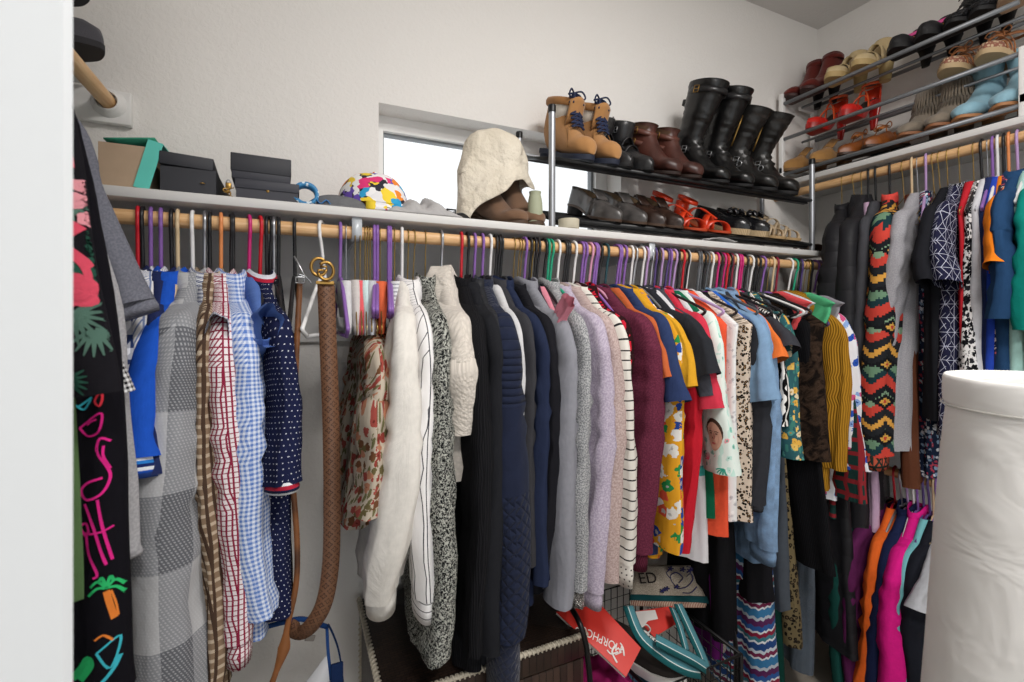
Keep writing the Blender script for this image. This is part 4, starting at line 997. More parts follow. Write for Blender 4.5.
# ================================================================ upper left rod, seen close on the left
def left(Y, yend, yhem, label, mat, hcol, hl, xpx=None, **k):
    sp = dict(label=label, mat=mat, seed=len(USED) + 1, sh=.105, slope=.11, neckw=.045); sp.update(k); USED.append(Y * 1e4)
    d = lambda px, py: z_atY(px, py, Y) - ZLR
    if yend: sp['slen'] = -d(110, yend) + (-.120 - sp['slope'] - .012)
    else: sp['sleeve'] = None
    sp['hem'] = -d(100, yhem)
    hanger('left', Y, hcol, f'{hcol} plastic hanger inside the {hl}', w=.1)
    return garment('left', Y, sp)
pk, gr1, gr2, bl = cl_plain('ef5a72'), cl_plain('2f5a4c'), cl_plain('5d7f72'), cl_plain('f2a3ae')
def Lpix(Y):
    def f(px, py): p = P_Y(px, py, Y); return p.x - XRL, p.z - ZLR
    return f
def flamingo(sb):
    pr = Print(sb, -1); L = Lpix(.67)
    def R(pts, w, mi, lift=0): pr.ribbon([L(*p) for p in pts], w, mi, lift)
    def leaf(px, py, a0, n=7, ln=26, mi=2):
        for k in range(n):
            a = a0 + (k - n / 2) * .33
            R([(px, py), (px + math.cos(a) * ln * .5, py + math.sin(a) * ln * .5 - 1), (px + math.cos(a) * ln, py + math.sin(a) * ln)], lambda f: .0028 * (1 - f) + .0006, mi)
    leaf(76, 208, 1.2, 6, 22, 3); leaf(92, 262, 1.4, 8, 24, 2); leaf(84, 316, .5, 8, 28, 3); leaf(100, 330, 1.6, 8, 26, 3); leaf(95, 250, .1, 6, 20, 2); leaf(75, 380, .2, 5, 20, 2)
    # flamingo: body, curved neck, beak
    x, z = L(84, 290); pr.blob(x, z, .025, .016, 1, -.5, .0006, .05)
    R([(75, 250), (82, 256), (93, 266), (98, 280), (92, 290)], .005, 1, .0008); R([(68, 300), (76, 300), (84, 296)], .01, 1, .0008)
    R([(68, 232), (78, 230), (88, 236)], .007, 1, .0008); R([(66, 150), (72, 160), (74, 172)], .006, 1)
    x, z = L(84, 205); pr.blob(x, z, .011, .009, 4, .3, .0008, .12); x, z = L(88, 190); pr.blob(x, z, .007, .009, 4, 1, .0008, .12); x, z = L(94, 222); pr.blob(x, z, .008, .008, 4, 1, .0008, .12)
left(.665, 398, 640, 'black T-shirt printed with flamingos and palm leaves at the left', cl_plain('1f1e23'), 'black', 'flamingo print T-shirt', sleeve='short', st=.02, ste=.024, sw=.055, swe=.07, thick=.02, sdecal=flamingo, dmats=(pk, gr1, gr2, bl), name='shirt', out=.02, sh=.142)
left(.685, 555, 690, 'tan and brown checked shirt seen as a sliver by the left frame', cl_pane('c49a6c', '8a5c40', .06, .05, .3, .3, 'e0c8a4'), 'beige', 'tan checked shirt', st=.02, thick=.02, sw=.055, swe=.055, out=.06, sh=.11)
n_m = [cl_plain(c) for c in ('ee2f95', '35c977', '45c4d6', 'f08a3c', 'ef3f4f', 'f4c542')]
for m_ in n_m: m_.node_tree.nodes['Principled BSDF'].inputs['Specular IOR Level'].default_value = .1
def neon(sb):
    pr = Print(sb, -1); L = Lpix(.755)
    def R(pts, mi, w=.0012): pr.ribbon([L(*p) for p in pts], w, mi)
    R([(96, 372), (96, 356), (101, 350), (105, 357), (104, 374), (97, 374)], 2); R([(90, 362), (92, 368), (97, 369)], 2); R([(110, 358), (109, 366), (104, 368)], 2); R([(94, 380), (106, 379)], 2)
    R([(86, 404), (100, 394)], 3); R([(84, 402), (92, 406), (99, 396)], 3)
    R([(104, 384), (110, 392), (108, 402), (103, 398), (107, 390)], 5)
    R([(88, 424), (96, 431), (106, 428), (110, 418), (108, 409), (88, 424)], 1); R([(95, 421), (100, 417), (105, 415)], 1)
    # flamingo pair
    R([(118, 436), (109, 433), (106, 445), (114, 458), (118, 470), (112, 484), (98, 490), (92, 482), (99, 474), (112, 470)], 1, .0014); R([(112, 440), (112, 450), (118, 462)], 1)
    R([(96, 494), (104, 512), (112, 540), (116, 552)], 1, .0014); R([(108, 490), (114, 520), (121, 548)], 1, .0014); R([(98, 522), (112, 520), (122, 516)], 1); R([(98, 520), (100, 540), (108, 560), (104, 564)], 1, .0014)
    R([(97, 524), (92, 516), (98, 512), (101, 522)], 1, .0014)
    for a in (-2.6, -2.0, -1.2, -.5, .3, 2.9): R([(116, 574), (116 + math.cos(a) * 9, 574 + math.sin(a) * 9 - 2), (116 + math.cos(a) * 17, 576 + math.sin(a) * 11 + 3)], 2, .0015)
    R([(116, 577), (119, 590), (123, 604)], 4, .003); R([(120, 577), (124, 590), (126, 602)], 4, .001)
    R([(108, 634), (120, 650), (128, 622), (108, 634)], 3); R([(106, 622), (114, 618), (122, 624)], 4); R([(96, 668), (110, 664), (122, 652), (128, 640)], 3, .002)
    R([(84, 660), (94, 648), (99, 640), (102, 646), (92, 660)], 2, .004); R([(76, 655), (84, 668), (100, 672)], 5, .004)
left(.75, 690, 700, 'black shirt printed with neon-coloured flamingos, palms and cocktails', cl_plain('17161c'), 'magenta', 'neon print shirt', sleeve='long', st=.022, ste=.028, sw=.062, swe=.072, thick=.02, sdecal=neon, dmats=tuple(n_m), out=.075, sh=.12)
left(.70, 600, 640, 'moss green shirt low at the left frame', cl_plain('5f7d52'), 'green', 'moss green shirt', st=.018, thick=.016, sw=.045, swe=.05, out=.075)
left(.84, 402, 560, 'black and white houndstooth top below the flamingo print', cl_check('e8e8ea', '16161a', .0075, .5), 'black', 'houndstooth top', sleeve='short', st=.022, ste=.024, sw=.05, swe=.05, thick=.02, out=.07, sh=.085)
left(.88, 555, 600, 'light grey heather long sleeved T-shirt at the left', cl_heather('b7b7ba', 'a5a5aa', 250), 'white', 'light grey long-sleeved T-shirt', st=.026, ste=.026, sw=.05, swe=.055, thick=.024, cuff=.012, cuffw=.055, out=.105, sh=.082)
left(.97, 312, 560, 'slate grey heather T-shirt with wide short sleeve at the left', cl_heather('7b7d88', '6c6e79', 250), 'black', 'slate heather T-shirt', sleeve='short', st=.035, ste=.04, sw=.062, swe=.065, thick=.026, cuff=.02, cuffw=.066, slope=.10, out=.065, sh=.07)
# ================================================================ shoes: toe towards +x, sole on z = 0
def fw(f, k=1.0, toe=.5):
    """footprint half width along the shoe, f = 0 heel .. 1 toe"""
    b = interp(f, [0, .12, .35, .68, .85, 1], [.026, .032, .029, .044, .038, .020])
    e = 1.0
    if f < .08: e = math.sqrt(max(0, 1 - ((.08 - f) / .08) ** 2)) * .6 + .4 * (f / .08) ** .5 if f > 0 else .25
    if f > .86: e = max(.18, (1 - ((f - .86) / .14) ** 2) ** toe)
    return b * e * k
def zsole(f, h, spring=.006):
    s_ = 1 - min(1, max(0, (f - .18) / .47)); s_ = s_ * s_ * (3 - 2 * s_)
    return h * s_ + spring * max(0, (f - .75) / .25) ** 2
class Shoe:
    def __init__(s, root, L=.265, h=.02, th=.012, k=1.0, spring=.006, toe=.5):
        s.r, s.L, s.h, s.th, s.k, s.sp, s.toe = root, L, h, th, k, spring, toe
    def x(s, f): return (f - .5) * s.L
    def zt(s, f): return zsole(f, s.h, s.sp) + s.th
    def sole(s, m, grow=.003, name='sole', plat=0.0):
        rows = []; N = 30
        for i in range(N + 1):
            f = i / N; w_ = fw(f, s.k, s.toe) + grow; zb = zsole(f, s.h, s.sp) - plat; zt = zsole(f, s.h, s.sp) + s.th; x = s.x(f)
            rows.append([Vector((x, -w_ * .96, zb)), Vector((x, -w_, (zb + zt) / 2)), Vector((x, -w_, zt)), Vector((x, 0, zt)), Vector((x, w_, zt)), Vector((x, w_, (zb + zt) / 2)), Vector((x, w_ * .96, zb)), Vector((x, 0, zb))])
        return MB().grid(rows, True, cap0=True, cap1=True, flip=False).build(name, m, s.r, autoang=50)
    def heel(s, m, f1=.24, taper=.85, name='heel', drop=0.0, shift=0.0):
        """block or stiletto under the heel seat"""
        rows = []
        for k in range(7):
            q = k / 6; tp = lerp(1, taper, q ** .7); row = []
            for j in range(24):
                a = 2 * math.pi * j / 24
                cx = f1 * .5; fx = cx + math.cos(a) * f1 * .5
                xx = s.x(cx) + (s.x(fx) - s.x(cx)) * tp - shift * q; yy = math.sin(a) * min(.031, fw(.13, s.k)) * tp
                ztop = zsole(min(1, max(0, fx)), s.h, s.sp); row.append(Vector((xx, yy, lerp(ztop, -drop, q))))
            rows.append(row)
        return MB().grid(rows, True, cap1=True, flip=True).build(name, m, s.r, autoang=50)
    def boot(s, m, H, ank=.045, sh=.058, shaftw=.05, lean=.0, toeh=.045, name='upper', lin_m=None, insth=.075, top_slant=0.0, topw=None, ankw=.036):
        """closed boot: rings swing from the toe round to the shaft top"""
        zt, X, L = s.zt, s.x, s.L; hx = X(.06)
        ax = X(.40)
        T = [(X(.99), zt(1) + .010), (X(.965), zt(.96) + toeh * .62), (X(.88), zt(.88) + toeh), (X(.74), zt(.74) + toeh * 1.12), (X(.60), zt(.6) + insth), (X(.48), zt(.48) + insth + .028), (ax, zt(.35) + .125)]
        B = [(X(.995), zt(1)), (X(.96), zt(.96)), (X(.86), zt(.86)), (X(.68), zt(.68)), (X(.45), zt(.45)), (X(.14), zt(.14)), (X(.005), zt(.03) + .055)]
        W = [.25, .62, .94, 1.02, .92, .84, 0]
        Wd = [fw(.97, s.k, s.toe) * .5, fw(.95, s.k, s.toe), fw(.86, s.k, s.toe), fw(.7, s.k), .040 * s.k, .037 * s.k, ankw * s.k]
        z0 = zt(.2) + .125; nS = max(2, int((H - z0) / .03))
        for i in range(1, nS + 1):
            q = i / nS; z = lerp(z0, H, q); c = lerp((ax + X(.03)) / 2, (ax + X(.03)) / 2 + lean, q); half = lerp((ax - X(.03)) / 2 * .94, sh, q ** .8)
            T.append((c + half, z + top_slant * q)); B.append((c - half, z)); Wd.append(lerp(ankw, topw or shaftw, q ** .8) * s.k)
        Tc = catmull([Vector((a, 0, b)) for a, b in T], 4); Bc = catmull([Vector((a, 0, b)) for a, b in B], 4); Wc = catmull([Vector((a, 0, 0)) for a in Wd], 4)
        rows = []; n = 28
        for i, (t_, b_, w_) in enumerate(zip(Tc, Bc, Wc)):
            c = (t_ + b_) / 2; A = (t_ - b_) / 2; row = []
            foot = max(0, 1 - i / 20)
            for j in range(n):
                a = 2 * math.pi * j / n; ca, sa = math.cos(a), math.sin(a)
                e = lerp(.9, .62, foot) if ca < 0 else .95
                row.append(c + A * (math.copysign(abs(ca) ** e, ca)) + Vector((0, w_.x * math.copysign(abs(sa) ** lerp(.9, .75, foot), sa), 0)))
            rows.append(row)
        b = MB().grid(rows, True, cap0=True); 
        if H > .28:
            for i, row in enumerate(rows):
                for j, p in enumerate(row):
                    if p.z > s.zt(.3) + .05: k_ = i * n + j; e_ = math.exp(-((p.z - .14) / .05) ** 2) * .005 + .0012; b.v[k_] = (b.v[k_][0] + e_ * math.sin(p.z * 260 + 2 * math.sin(j * .45)), b.v[k_][1] + .8 * e_ * math.sin(p.z * 210 + j * .5), b.v[k_][2])
        b.noise_push(.0032, 22, 0, s.L * 9 + H)
        up = b.build(name, m, s.r)
        # inside of the shaft
        top = rows[-1]; c = sum(top, Vector()) / n
        inn = [[c + (p - c) * k_ + Vector((0, 0, dz)) for p in top] for k_, dz in ((1, 0), (.97, .002), (.92, 0), (.88, -.03), (.6, -.06))]
        MB().grid(inn, True, cap1=True).build('lining', lin_m or plain('2b2522', .8), up)
        s.rows = rows; return up
    def low(s, m, fo=.55, hs=.05, vamp=.058, toeh=.04, name='upper', lin_m=None, back=True, fo0=0.0, heelh=None):
        """low shoe with an open top behind the vamp"""
        rows = []; N = 34; out = []; lin_i = []
        for i in range(N + 1):
            f = i / N; w_ = fw(f, s.k, s.toe) * .98; zb = s.zt(f); x = s.x(f)
            closed = min(1, max(0, (f - fo) / .08 + .5)); H = interp(f, [0, .5, fo + .05, .88, .97, 1], [heelh or hs + .012, hs, vamp, toeh, toeh * .7, toeh * .3])
            if not back: H *= min(1, max(.05, (f - .25) / .2))
            half = []
            for k in range(7):
                th_ = k / 6 * math.pi / 2
                cy, cz = w_ * math.cos(th_) ** .8, H * math.sin(th_) ** .75
                oy, oz = w_ * (1 - .16 * k / 6), (H if f > fo - .1 else lerp(H, H, 1)) * (k / 6) ** .9
                half.append((lerp(oy, cy, closed), lerp(oz, cz, closed)))
            yo, zo = half[-1]
            for fy, fz in ((.9, zo - .002), (.86, lerp(.006, zo - .004, closed)), (0.4, lerp(.004, zo - .004, closed)), (0, lerp(.004, zo - .004, closed))): half.append((yo * fy, fz))
            row = [Vector((x, y, zb + z)) for y, z in half] + [Vector((x, -y, zb + z)) for y, z in reversed(half[:-1])]
            if i == 0: row = [Vector((x + .004, p.y, p.z)) for p in row]
            rows.append(row)
        b = MB().grid(rows, mi=0, flip=False)
        nC = len(rows[0])
        for fi in range(len(b.f)):
            j = fi % (nC - 1)
            if 7 <= j <= nC - 9: b.mi[fi] = 1
        # close the heel back
        b.grid([rows[0][:7], list(reversed(rows[0][-7:]))], flip=True); b.grid([rows[-1][:7], list(reversed(rows[-1][-7:]))])
        b.noise_push(.0012, 30, 0, s.L)
        return b.build(name, [m, lin_m or plain('2b2522', .8)], s.r)
    def strap(s, m, f, hgt, wd, th=.0025, skew=0.0, name='strap', parent=None, wk=1.0, a0=0.0, a1=180.0, z0=0.0):
        rows = []
        n = 20
        for e in (-1, 1):
            row = []
            for j in range(n + 1):
                a = math.radians(lerp(a0, a1, j / n)); ff = f + skew * math.cos(a)
                row.append(Vector((s.x(ff) + e * wd / 2, math.cos(a) * (fw(min(.9, max(.1, ff)), s.k) + .001) * wk, s.zt(ff) - .004 + z0 + hgt * max(0, math.sin(a)) ** .8)))
            rows.append(row)
        return MB().grid(rows).build(name, m, parent or s.r, solid=th)
    def ring(s, m, f, z, rx, ry, wd, tilt=0.0, name='ankle_strap', parent=None, th=.0028):
        rows = []
        for e in (-1, 1):
            rows.append([Vector((s.x(f) + math.cos(2 * math.pi * j / 28) * rx, math.sin(2 * math.pi * j / 28) * ry, z + e * wd / 2 + tilt * math.cos(2 * math.pi * j / 28))) for j in range(28)])
        return MB().grid(rows, True).build(name, m, parent or s.r, solid=th)
    def buckle(s, m, loc, size=.009, parent=None, axis='y'):
        w_, h_ = size, size * 1.2
        pts = [(-w_, 0, -h_), (w_, 0, -h_), (w_, 0, h_), (-w_, 0, h_)]
        b = MB().tube(pts, .0016, 6, closed=True); b.tube([(-w_, 0, 0), (w_, 0, 0)], .0013, 6)
        if axis == 'x': b.xf(Matrix.Rotation(math.radians(90), 4, 'Z'))
        return b.build('buckle', m, parent or s.r, loc=loc)
    def laces(s, m, fr, zs, n=6, wd=.018, parent=None, bow=True, r=.0022):
        pts = []
        b = MB()
        P = []
        for i in range(n):
            q = i / (n - 1); f = lerp(fr[0], fr[1], q); z = lerp(zs[0], zs[1], q); P.append((s.x(f), z, wd * lerp(1, .85, q)))
        for i in range(n):
            x, z, w_ = P[i]; b.tube(catmull([(x, -w_, z - .004), (x + .003, 0, z + .004), (x, w_, z - .004)], 4), r, 6)
            if i + 1 < n:
                x2, z2, w2 = P[i + 1]
                for sg in (1, -1): b.tube(catmull([(x, sg * w_, z - .003), ((x + x2) / 2 + .003, 0, (z + z2) / 2 + .006), (x2, -sg * w2, z2 - .003)], 4), r, 6)
        if bow:
            x, z, w_ = P[-1]
            for sg in (1, -1):
                b.tube(catmull([(x, 0, z + .004), (x + .012, sg * .022, z + .012), (x + .022, sg * .034, z - .006), (x + .014, sg * .02, z - .014), (x, 0, z + .003)], 5), r, 6)
                b.tube(catmull([(x, 0, z + .004), (x + .02, sg * .012, z - .004), (x + .036, sg * .022, z - .032)], 5), r, 6)
        return b.build('laces', m, parent or s.r)
def copy_tree(o, parent=None):
    c = o.copy(); COL.objects.link(c)
    if parent: c.parent = parent
    for ch in list(o.children): copy_tree(ch, c)
    return c
M_brass = plain('b08a4a', .3, .85); M_steel = plain('b4b6b9', .3, .85)
M_dk = plain('1c1a1a', .55); M_rub = plain('141416', .6)

def mk_work(r):
    s = Shoe(r, .27, .016, .016, 1.0); s.sole(plain('23293a', .6), .005); s.heel(plain('23293a', .6), .26, .97)
    su = suede('b98a58', '96693f'); up = s.boot(su, .185, sh=.058, shaftw=.05, toeh=.058, insth=.085, lin_m=plain('d8cfc2', .9), lean=.01)
    MB().grid([[Vector((s.x(.33) + .05 + .006 * q + .010 * (1 - abs(y) / .03), y, .125 + q * .075 - .016 * (abs(y) / .03) ** 2)) for y in np.linspace(-.03, .03, 9)] for q in (0, .4, .8, 1)]).build('tongue', su, up, solid=.008)
    rows = []
    for dz, e in ((-.014, 0), (-.01, .005), (.002, .007), (.010, .004), (.008, -.005)):
        top = s.rows[-1]; c = sum(top, Vector()) / len(top); rows.append([c + (p - c) * (1 + e / .055) + Vector((0, 0, dz)) for p in top])
    MB().grid(rows, True).build('padded_collar', suede('a8794a', '8a6039'), up)
    s.laces(plain('1d2745', .8), (.64, .43), (.106, .21), 9, .026, up, r=.003)
    # overlaid quarter seams
    for sg in (1, -1): MB().tube(catmull([(s.x(.72), sg * .044, .036), (s.x(.66), sg * .039, .075), (s.x(.58), sg * .030, .108)], 5), .0016, 5).build('seam', plain('8a6238', .8), up)
def mk_strappy(r):
    m = leather('232325', .35); s = Shoe(r, .27, .035, .008, 1.0); s.sole(M_rub); s.heel(M_rub, .25, .9)
    s.low(m, .52, .06, .06, .042); s.strap(m, .52, .075, .02); s.strap(m, .4, .09, .022)
    b = MB().grid([ellring(s.x(.2), 0, z, .048 + e, .038 + e, 26, .9) for z, e in ((.095, .001), (.10, .004), (.15, .006), (.165, .006), (.168, .003), (.16, 0), (.10, -.002))], True); b.build('ankle_cuff', m, r)
    MB().grid([[Vector((s.x(.02) - .004 * q, y, .05 + .055 * q)) for y in (-.022, 0, .022)] for q in (0, .5, 1)]).build('heel_counter', m, r, solid=.005)
    s.buckle(M_steel, (s.x(.3), -.041, .135), .008)
    MB().tube([(s.x(.0), 0, .15), (s.x(-.03), 0, .19)], .003, 6).build('pull_tab', m, r)
def mk_brownankle(r):
    m = leather('4e2a22', .4, c2='2e1814'); s = Shoe(r, .27, .032, .010, 1.05); s.sole(plain('2a1c17', .6)); s.heel(plain('2a1c17', .6), .26, .92)
    up = s.boot(m, .165, sh=.055, shaftw=.047, toeh=.047, lin_m=plain('59402f', .8), lean=-.004, top_slant=.012)
    for z in (.105, .145):
        s.ring(leather('5c352b', .4), .21, z, .06, .0475, .018, -.008, 'strap', up); s.buckle(M_brass, (s.x(.25), -.052, z), .009, up)
def mk_tall(r):
    m = leather('0d0d0e', .3, .5, '050506'); s = Shoe(r, .275, .034, .010, 1.05); s.sole(M_rub); s.heel(M_rub, .26, .93)
    up = s.boot(m, .36, sh=.074, shaftw=.060, toeh=.047, lean=.022, lin_m=plain('201d1c', .7), top_slant=.008)
    s.ring(leather('1b1b1d', .3), .3, .33, .0745, .062, .022, 0, 'top_strap', up); st = s.ring(leather('1b1b1d', .3), .21, .115, .056, .044, .02, -.006, 'ankle_strap', up)
    s.buckle(M_steel, (s.x(.28), -.047, .113), .01, st); s.buckle(M_brass, (s.x(.28), -.064, .33), .01, up)
    MB().box((s.x(.02) - .022, -.012, .285), (s.x(.02) - .004, .012, .31), 0, .003).build('back_tab', m, up)
def mk_harness(r):
    m = leather('1d1c1b', .34, .6, '0a0909'); s = Shoe(r, .28, .034, .012, 1.1); s.sole(M_rub); s.heel(M_rub, .27, .95)
    up = s.boot(m, .325, sh=.07, shaftw=.058, toeh=.05, lean=.03, lin_m=plain('2a2522', .7), top_slant=-.01)
    st = s.ring(leather('3a3733', .4), .21, .11, .06, .0455, .024, -.012, 'harness_strap', up); s.strap(leather('3a3733', .4), .52, .066, .022, name='harness_strap', parent=up, wk=1.06)
    s.buckle(M_steel, (s.x(.36), -.047, .108), .011, st)
    b = MB().tube([(.011 * math.cos(a * math.pi / 8), 0, .011 * math.sin(a * math.pi / 8)) for a in range(16)], .0022, 6, closed=True); b.build('ring', M_steel, up, loc=(s.x(.42), -.043, .095))
    MB().tube([(s.x(.25) + (z - .16) * .12, -.0575, z) for z in (.16, .2, .24, .28)], .003, 6).build('zipper', M_brass, up)
def mk_loafer(c, strap_c, c2=None):
    def f(r):
        m = leather(c, .3, c2=c2); s = Shoe(r, .27, .026, .008, 1.0, toe=.6); s.sole(plain('4a382c', .5)); s.heel(M_rub, .24, .92)
        s.low(m, .50, .052, .062, .04, lin_m=plain('8a7358', .7)); s.strap(leather(strap_c, .35), .56, .062, .024, wk=1.03)
        MB().grid([[Vector((s.x(f_), y, s.zt(f_) + h_)) for y in np.linspace(-.024, .024, 9)] for f_, h_ in ((.62, .058), (.55, .070), (.48, .082))]).build('tongue', m, r, solid=.003)
    return f
def mk_redsandal(r):
    m = leather('d8401f', .3, .2, 'c23317'); s = Shoe(r, .285, .03, .008, 1.1); s.sole(plain('b5421f', .4), .002); s.heel(plain('7a2a18', .5), .22, .95)
    MB().grid([[Vector((s.x(f_), y * fw(f_) * .9, s.zt(f_) + .001)) for y in np.linspace(-1, 1, 5)] for f_ in np.linspace(.05, .95, 14)]).build('insole', plain('8a4a30', .6), r)
    s.strap(m, .78, .040, .034, skew=.05); s.strap(m, .60, .055, .028, skew=-.10); s.strap(m, .47, .065, .018, skew=.12)
    MB().tube(catmull([(s.x(.74), 0, .05), (s.x(.6), .0, .066), (s.x(.45), 0, .08)], 5), .007, 8, flat=.5).build('centre_strap', m, r)
    rows = []
    for z, e in ((.02, 0), (.07, .003), (.10, -.004)): rows.append([Vector((s.x(.16) - .035 * math.cos(a), math.sin(a) * .031 * 1.05, z)) for a in np.linspace(-1.5, 1.5, 15)])
    MB().grid(rows).build('heel_counter', m, r, solid=.003)
    s.ring(m, .2, .105, .045, .034, .014, -.012)
def mk_knot(r):
    m = leather('17171a', .22, .2); s = Shoe(r, .26, .012, .022, 1.05)
    g = G('jute'); wv = g.stripe(g.xy(objvec(g))[0], .004, .5); g.bump(wv, .8, .002); jm = g.out(g.mix(wv, lin('c4ad8a'), lin('a08a68')), .9)
    s.sole(jm, .005); s.low(m, .5, .045, .055, .042)
    b = MB()
    for k in range(5):
        a = k * 1.256
        b.tube(catmull([(0, 0, 0), (math.cos(a) * .02, math.sin(a) * .022, .016), (math.cos(a + .5) * .03, math.sin(a + .5) * .03, .002), (math.cos(a + .9) * .014, math.sin(a + .9) * .014, .006)], 5), .0075, 8, flat=.6)
    b.noise_push(.003, 60); b.build('bow_knot', leather('1c1c20', .15, .3), r, loc=(s.x(.70), 0, .078))
def mk_beigesandal(r):
    m = leather('c9b394', .5); s = Shoe(r, .255, .018, .010, 1.0); s.sole(plain('a98c63', .6), .002); s.heel(plain('8f7550', .6), .22, .95)
    for f_, h_, k in ((.80, .036, .08), (.72, .044, -.09), (.62, .05, .09), (.54, .056, -.08), (.46, .064, .06)): s.strap(m, f_, h_, .013, skew=k)
    s.ring(m, .17, .085, .046, .034, .012, -.012); s.buckle(M_brass, (s.x(.17), -.036, .085), .007)
def mk_brownsandal(r):
    m = leather('4a3226', .45); s = Shoe(r, .255, .014, .010, 1.0); s.sole(plain('33241b', .6), .002)
    s.strap(m, .74, .042, .05, skew=.04); s.strap(m, .52, .06, .02); s.ring(m, .17, .08, .046, .034, .012, -.012)
# ---- shoes of the right rack
def mk_maroon(r):
    m = suede('6e2a22', '4c1a17'); s = Shoe(r, .24, .085, .012, .92, .003); s.sole(plain('3a1814', .5), .003); s.heel(plain('141214', .4), .2, .5)
    up = s.boot(m, .215, sh=.044, shaftw=.041, toeh=.04, insth=.07, lin_m=plain('3a1814', .8), lean=-.004); s.ring(m, .2, .20, .046, .043, .022, 0, 'cuff', up); s.strap(m, .55, .07, .02, parent=up)
def mk_beigeheel(r):
    m = leather('cdb88e', .45, .2, 'b9a172'); s = Shoe(r, .235, .085, .024, .95, .004); s.sole(plain('b79d6b', .6), .004); s.heel(plain('bda673', .6), .22, .7)
    s.low(m, .68, .012, .045, .036, back=False)
    for f_, h_, w_ in ((.62, .062, .030), (.44, .078, .030)): s.strap(m, f_, h_, w_, wk=1.02)
    b = MB().grid([ellring(s.x(.17), 0, z, .042 + e, .034 + e, 26, .9) for z, e in ((.10, 0), (.125, .001), (.165, .002), (.168, 0), (.16, -.003), (.10, -.003))], True); b.build('ankle_cuff', m, r)
    for z, f_ in ((.155, .22), (.14, .25), (.125, .28)): s.buckle(M_dk, (s.x(f_), -.038, z), .0045)
def mk_rainbow(r):
    m = plain('1a191c', .6); s = Shoe(r, .24, .075, .020, .98, .004); s.sole(M_rub, .004); s.heel(M_dk, .13, .45)
    s.low(m, .55, .045, .05, .045); s.strap(plain('e7b81f', .5), .68, .050, .012, name='yellow_band', wk=1.07); s.strap(plain('e0559a', .5), .60, .056, .014, name='pink_band', wk=1.05); s.ring(m, .17, .14, .042, .033, .014, -.01)
    s.ring(plain('e0559a', .5), .47, .105, .030, .034, .012, -.02, 'pink_edge')
def mk_lacy(r):
    g = G('lace_black'); v = objvec(g); d = g.voro(160, vec=v); g.bump(d, .8, .003); m = g.out(g.mix(g.smooth(d, .3, .6), lin('26262a'), lin('0e0e10')), .5)
    s = Shoe(r, .235, .09, .014, .95, .003); s.sole(M_rub); s.heel(M_dk, .12, .35); up = s.boot(m, .20, sh=.042, shaftw=.039, toeh=.038, insth=.068)
    s.laces(M_dk, (.66, .46), (.09, .16), 5, .02, up); s.strap(m, .78, .045, .02, parent=up); s.ring(m, .2, .185, .044, .041, .02, 0, 'frill', up)
def mk_nudeheel(r):
    m = leather('d8bda4', .4, .1); s = Shoe(r, .23, .095, .010, .9, .002); s.sole(plain('a98c72', .5), .001); s.heel(plain('cdb398', .4), .1, .3); s.low(m, .64, .04, .042, .034)
def mk_redheel(r):
    m = plain('c8261f', .2, 0, .6); s = Shoe(r, .235, .095, .012, .9, .003); s.sole(plain('a01c18', .3), .002, plat=.014); s.heel(plain('a01c18', .25), .12, .45, drop=.014)
    s.low(m, .78, .008, .038, .034, back=False); s.strap(m, .7, .044, .018)
    rows = []
    for z, e in ((.10, 0), (.15, .002), (.185, -.002)): rows.append([Vector((s.x(.16) - .036 * math.cos(a), math.sin(a) * .03, z - .02 * (1 - math.cos(a)))) for a in np.linspace(-1.55, 1.55, 17)])
    MB().grid(rows).build('heel_counter', plain('d63a1e', .25), r, solid=.003)
    s.ring(plain('df5a2a', .35), .2, .178, .042, .032, .012, -.012); s.strap(plain('df5a2a', .35), .42, .085, .010, skew=.05); s.strap(plain('df5a2a', .35), .5, .075, .010, skew=-.05); s.buckle(M_steel, (s.x(.2), -.034, .178), .006)
def mk_lacewedge(r):
    g = G('lace_tan'); v = objvec(g); d = g.voro(120, vec=v); g.bump(d, .8, .003); m = g.out(g.mix(g.smooth(d, .3, .6), lin('c4ab8c'), lin('8a5a4a')), .8)
    s = Shoe(r, .24, .04, .018, .95, .004); s.sole(plain('b59c78', .7), .003); s.heel(plain('8c6b4d', .6), .24, .9); s.low(m, .74, .02, .042, .036, back=False)
    st = leather('a4683c', .45)
    for f_, h_, k in ((.7, .05, .05), (.62, .06, -.05), (.54, .07, .05), (.46, .08, -.04)): s.strap(st, f_, h_, .009, skew=k)
    s.ring(st, .15, .13, .045, .034, .010, -.01); s.laces(st, (.66, .5), (.085, .115), 4, .02, r=.002)
def mk_mule(r):
    m = suede('b08550', '8f683a'); s = Shoe(r, .25, .03, .012, 1.02); s.sole(plain('7a5a36', .6), .003); s.heel(plain('6b4c2d', .6), .25, .95)
    s.low(m, .55, .035, .072, .048, back=False, lin_m=plain('c9a87a', .7))
    MB().grid([[Vector((s.x(f_), y, s.zt(f_) + h_ - abs(y) * .5)) for y in np.linspace(-.03, .03, 9)] for f_, h_ in ((.6, .074), (.52, .088), (.44, .1), (.40, .098))]).build('tongue', m, r, solid=.004)
def mk_oxford(r):
    m = leather('8c4f22', .4, .3, '5e3114'); s = Shoe(r, .275, .022, .010, 1.0, toe=.6); s.sole(plain('3a2416', .5)); s.heel(M_rub, .25, .95); s.low(m, .45, .055, .068, .042, lin_m=plain('a5764a', .7))
    s.laces(leather('b06a30', .5), (.66, .48), (.088, .105), 5, .016, r=.0022)
    b = MB()
    for k in range(9): f_ = .64 + .03 * math.sin(k * 2.1); y = (k - 4) * .0085; b.tube([(s.x(.78) + .006 * math.cos(k), y, s.zt(.78) + .05 - abs(y) * .55), (s.x(.80) + .006 * math.cos(k), y * .98, s.zt(.8) + .048 - abs(y) * .55)], .0022, 5)
    b.build('brogue_trim', leather('5e3114', .4), r)
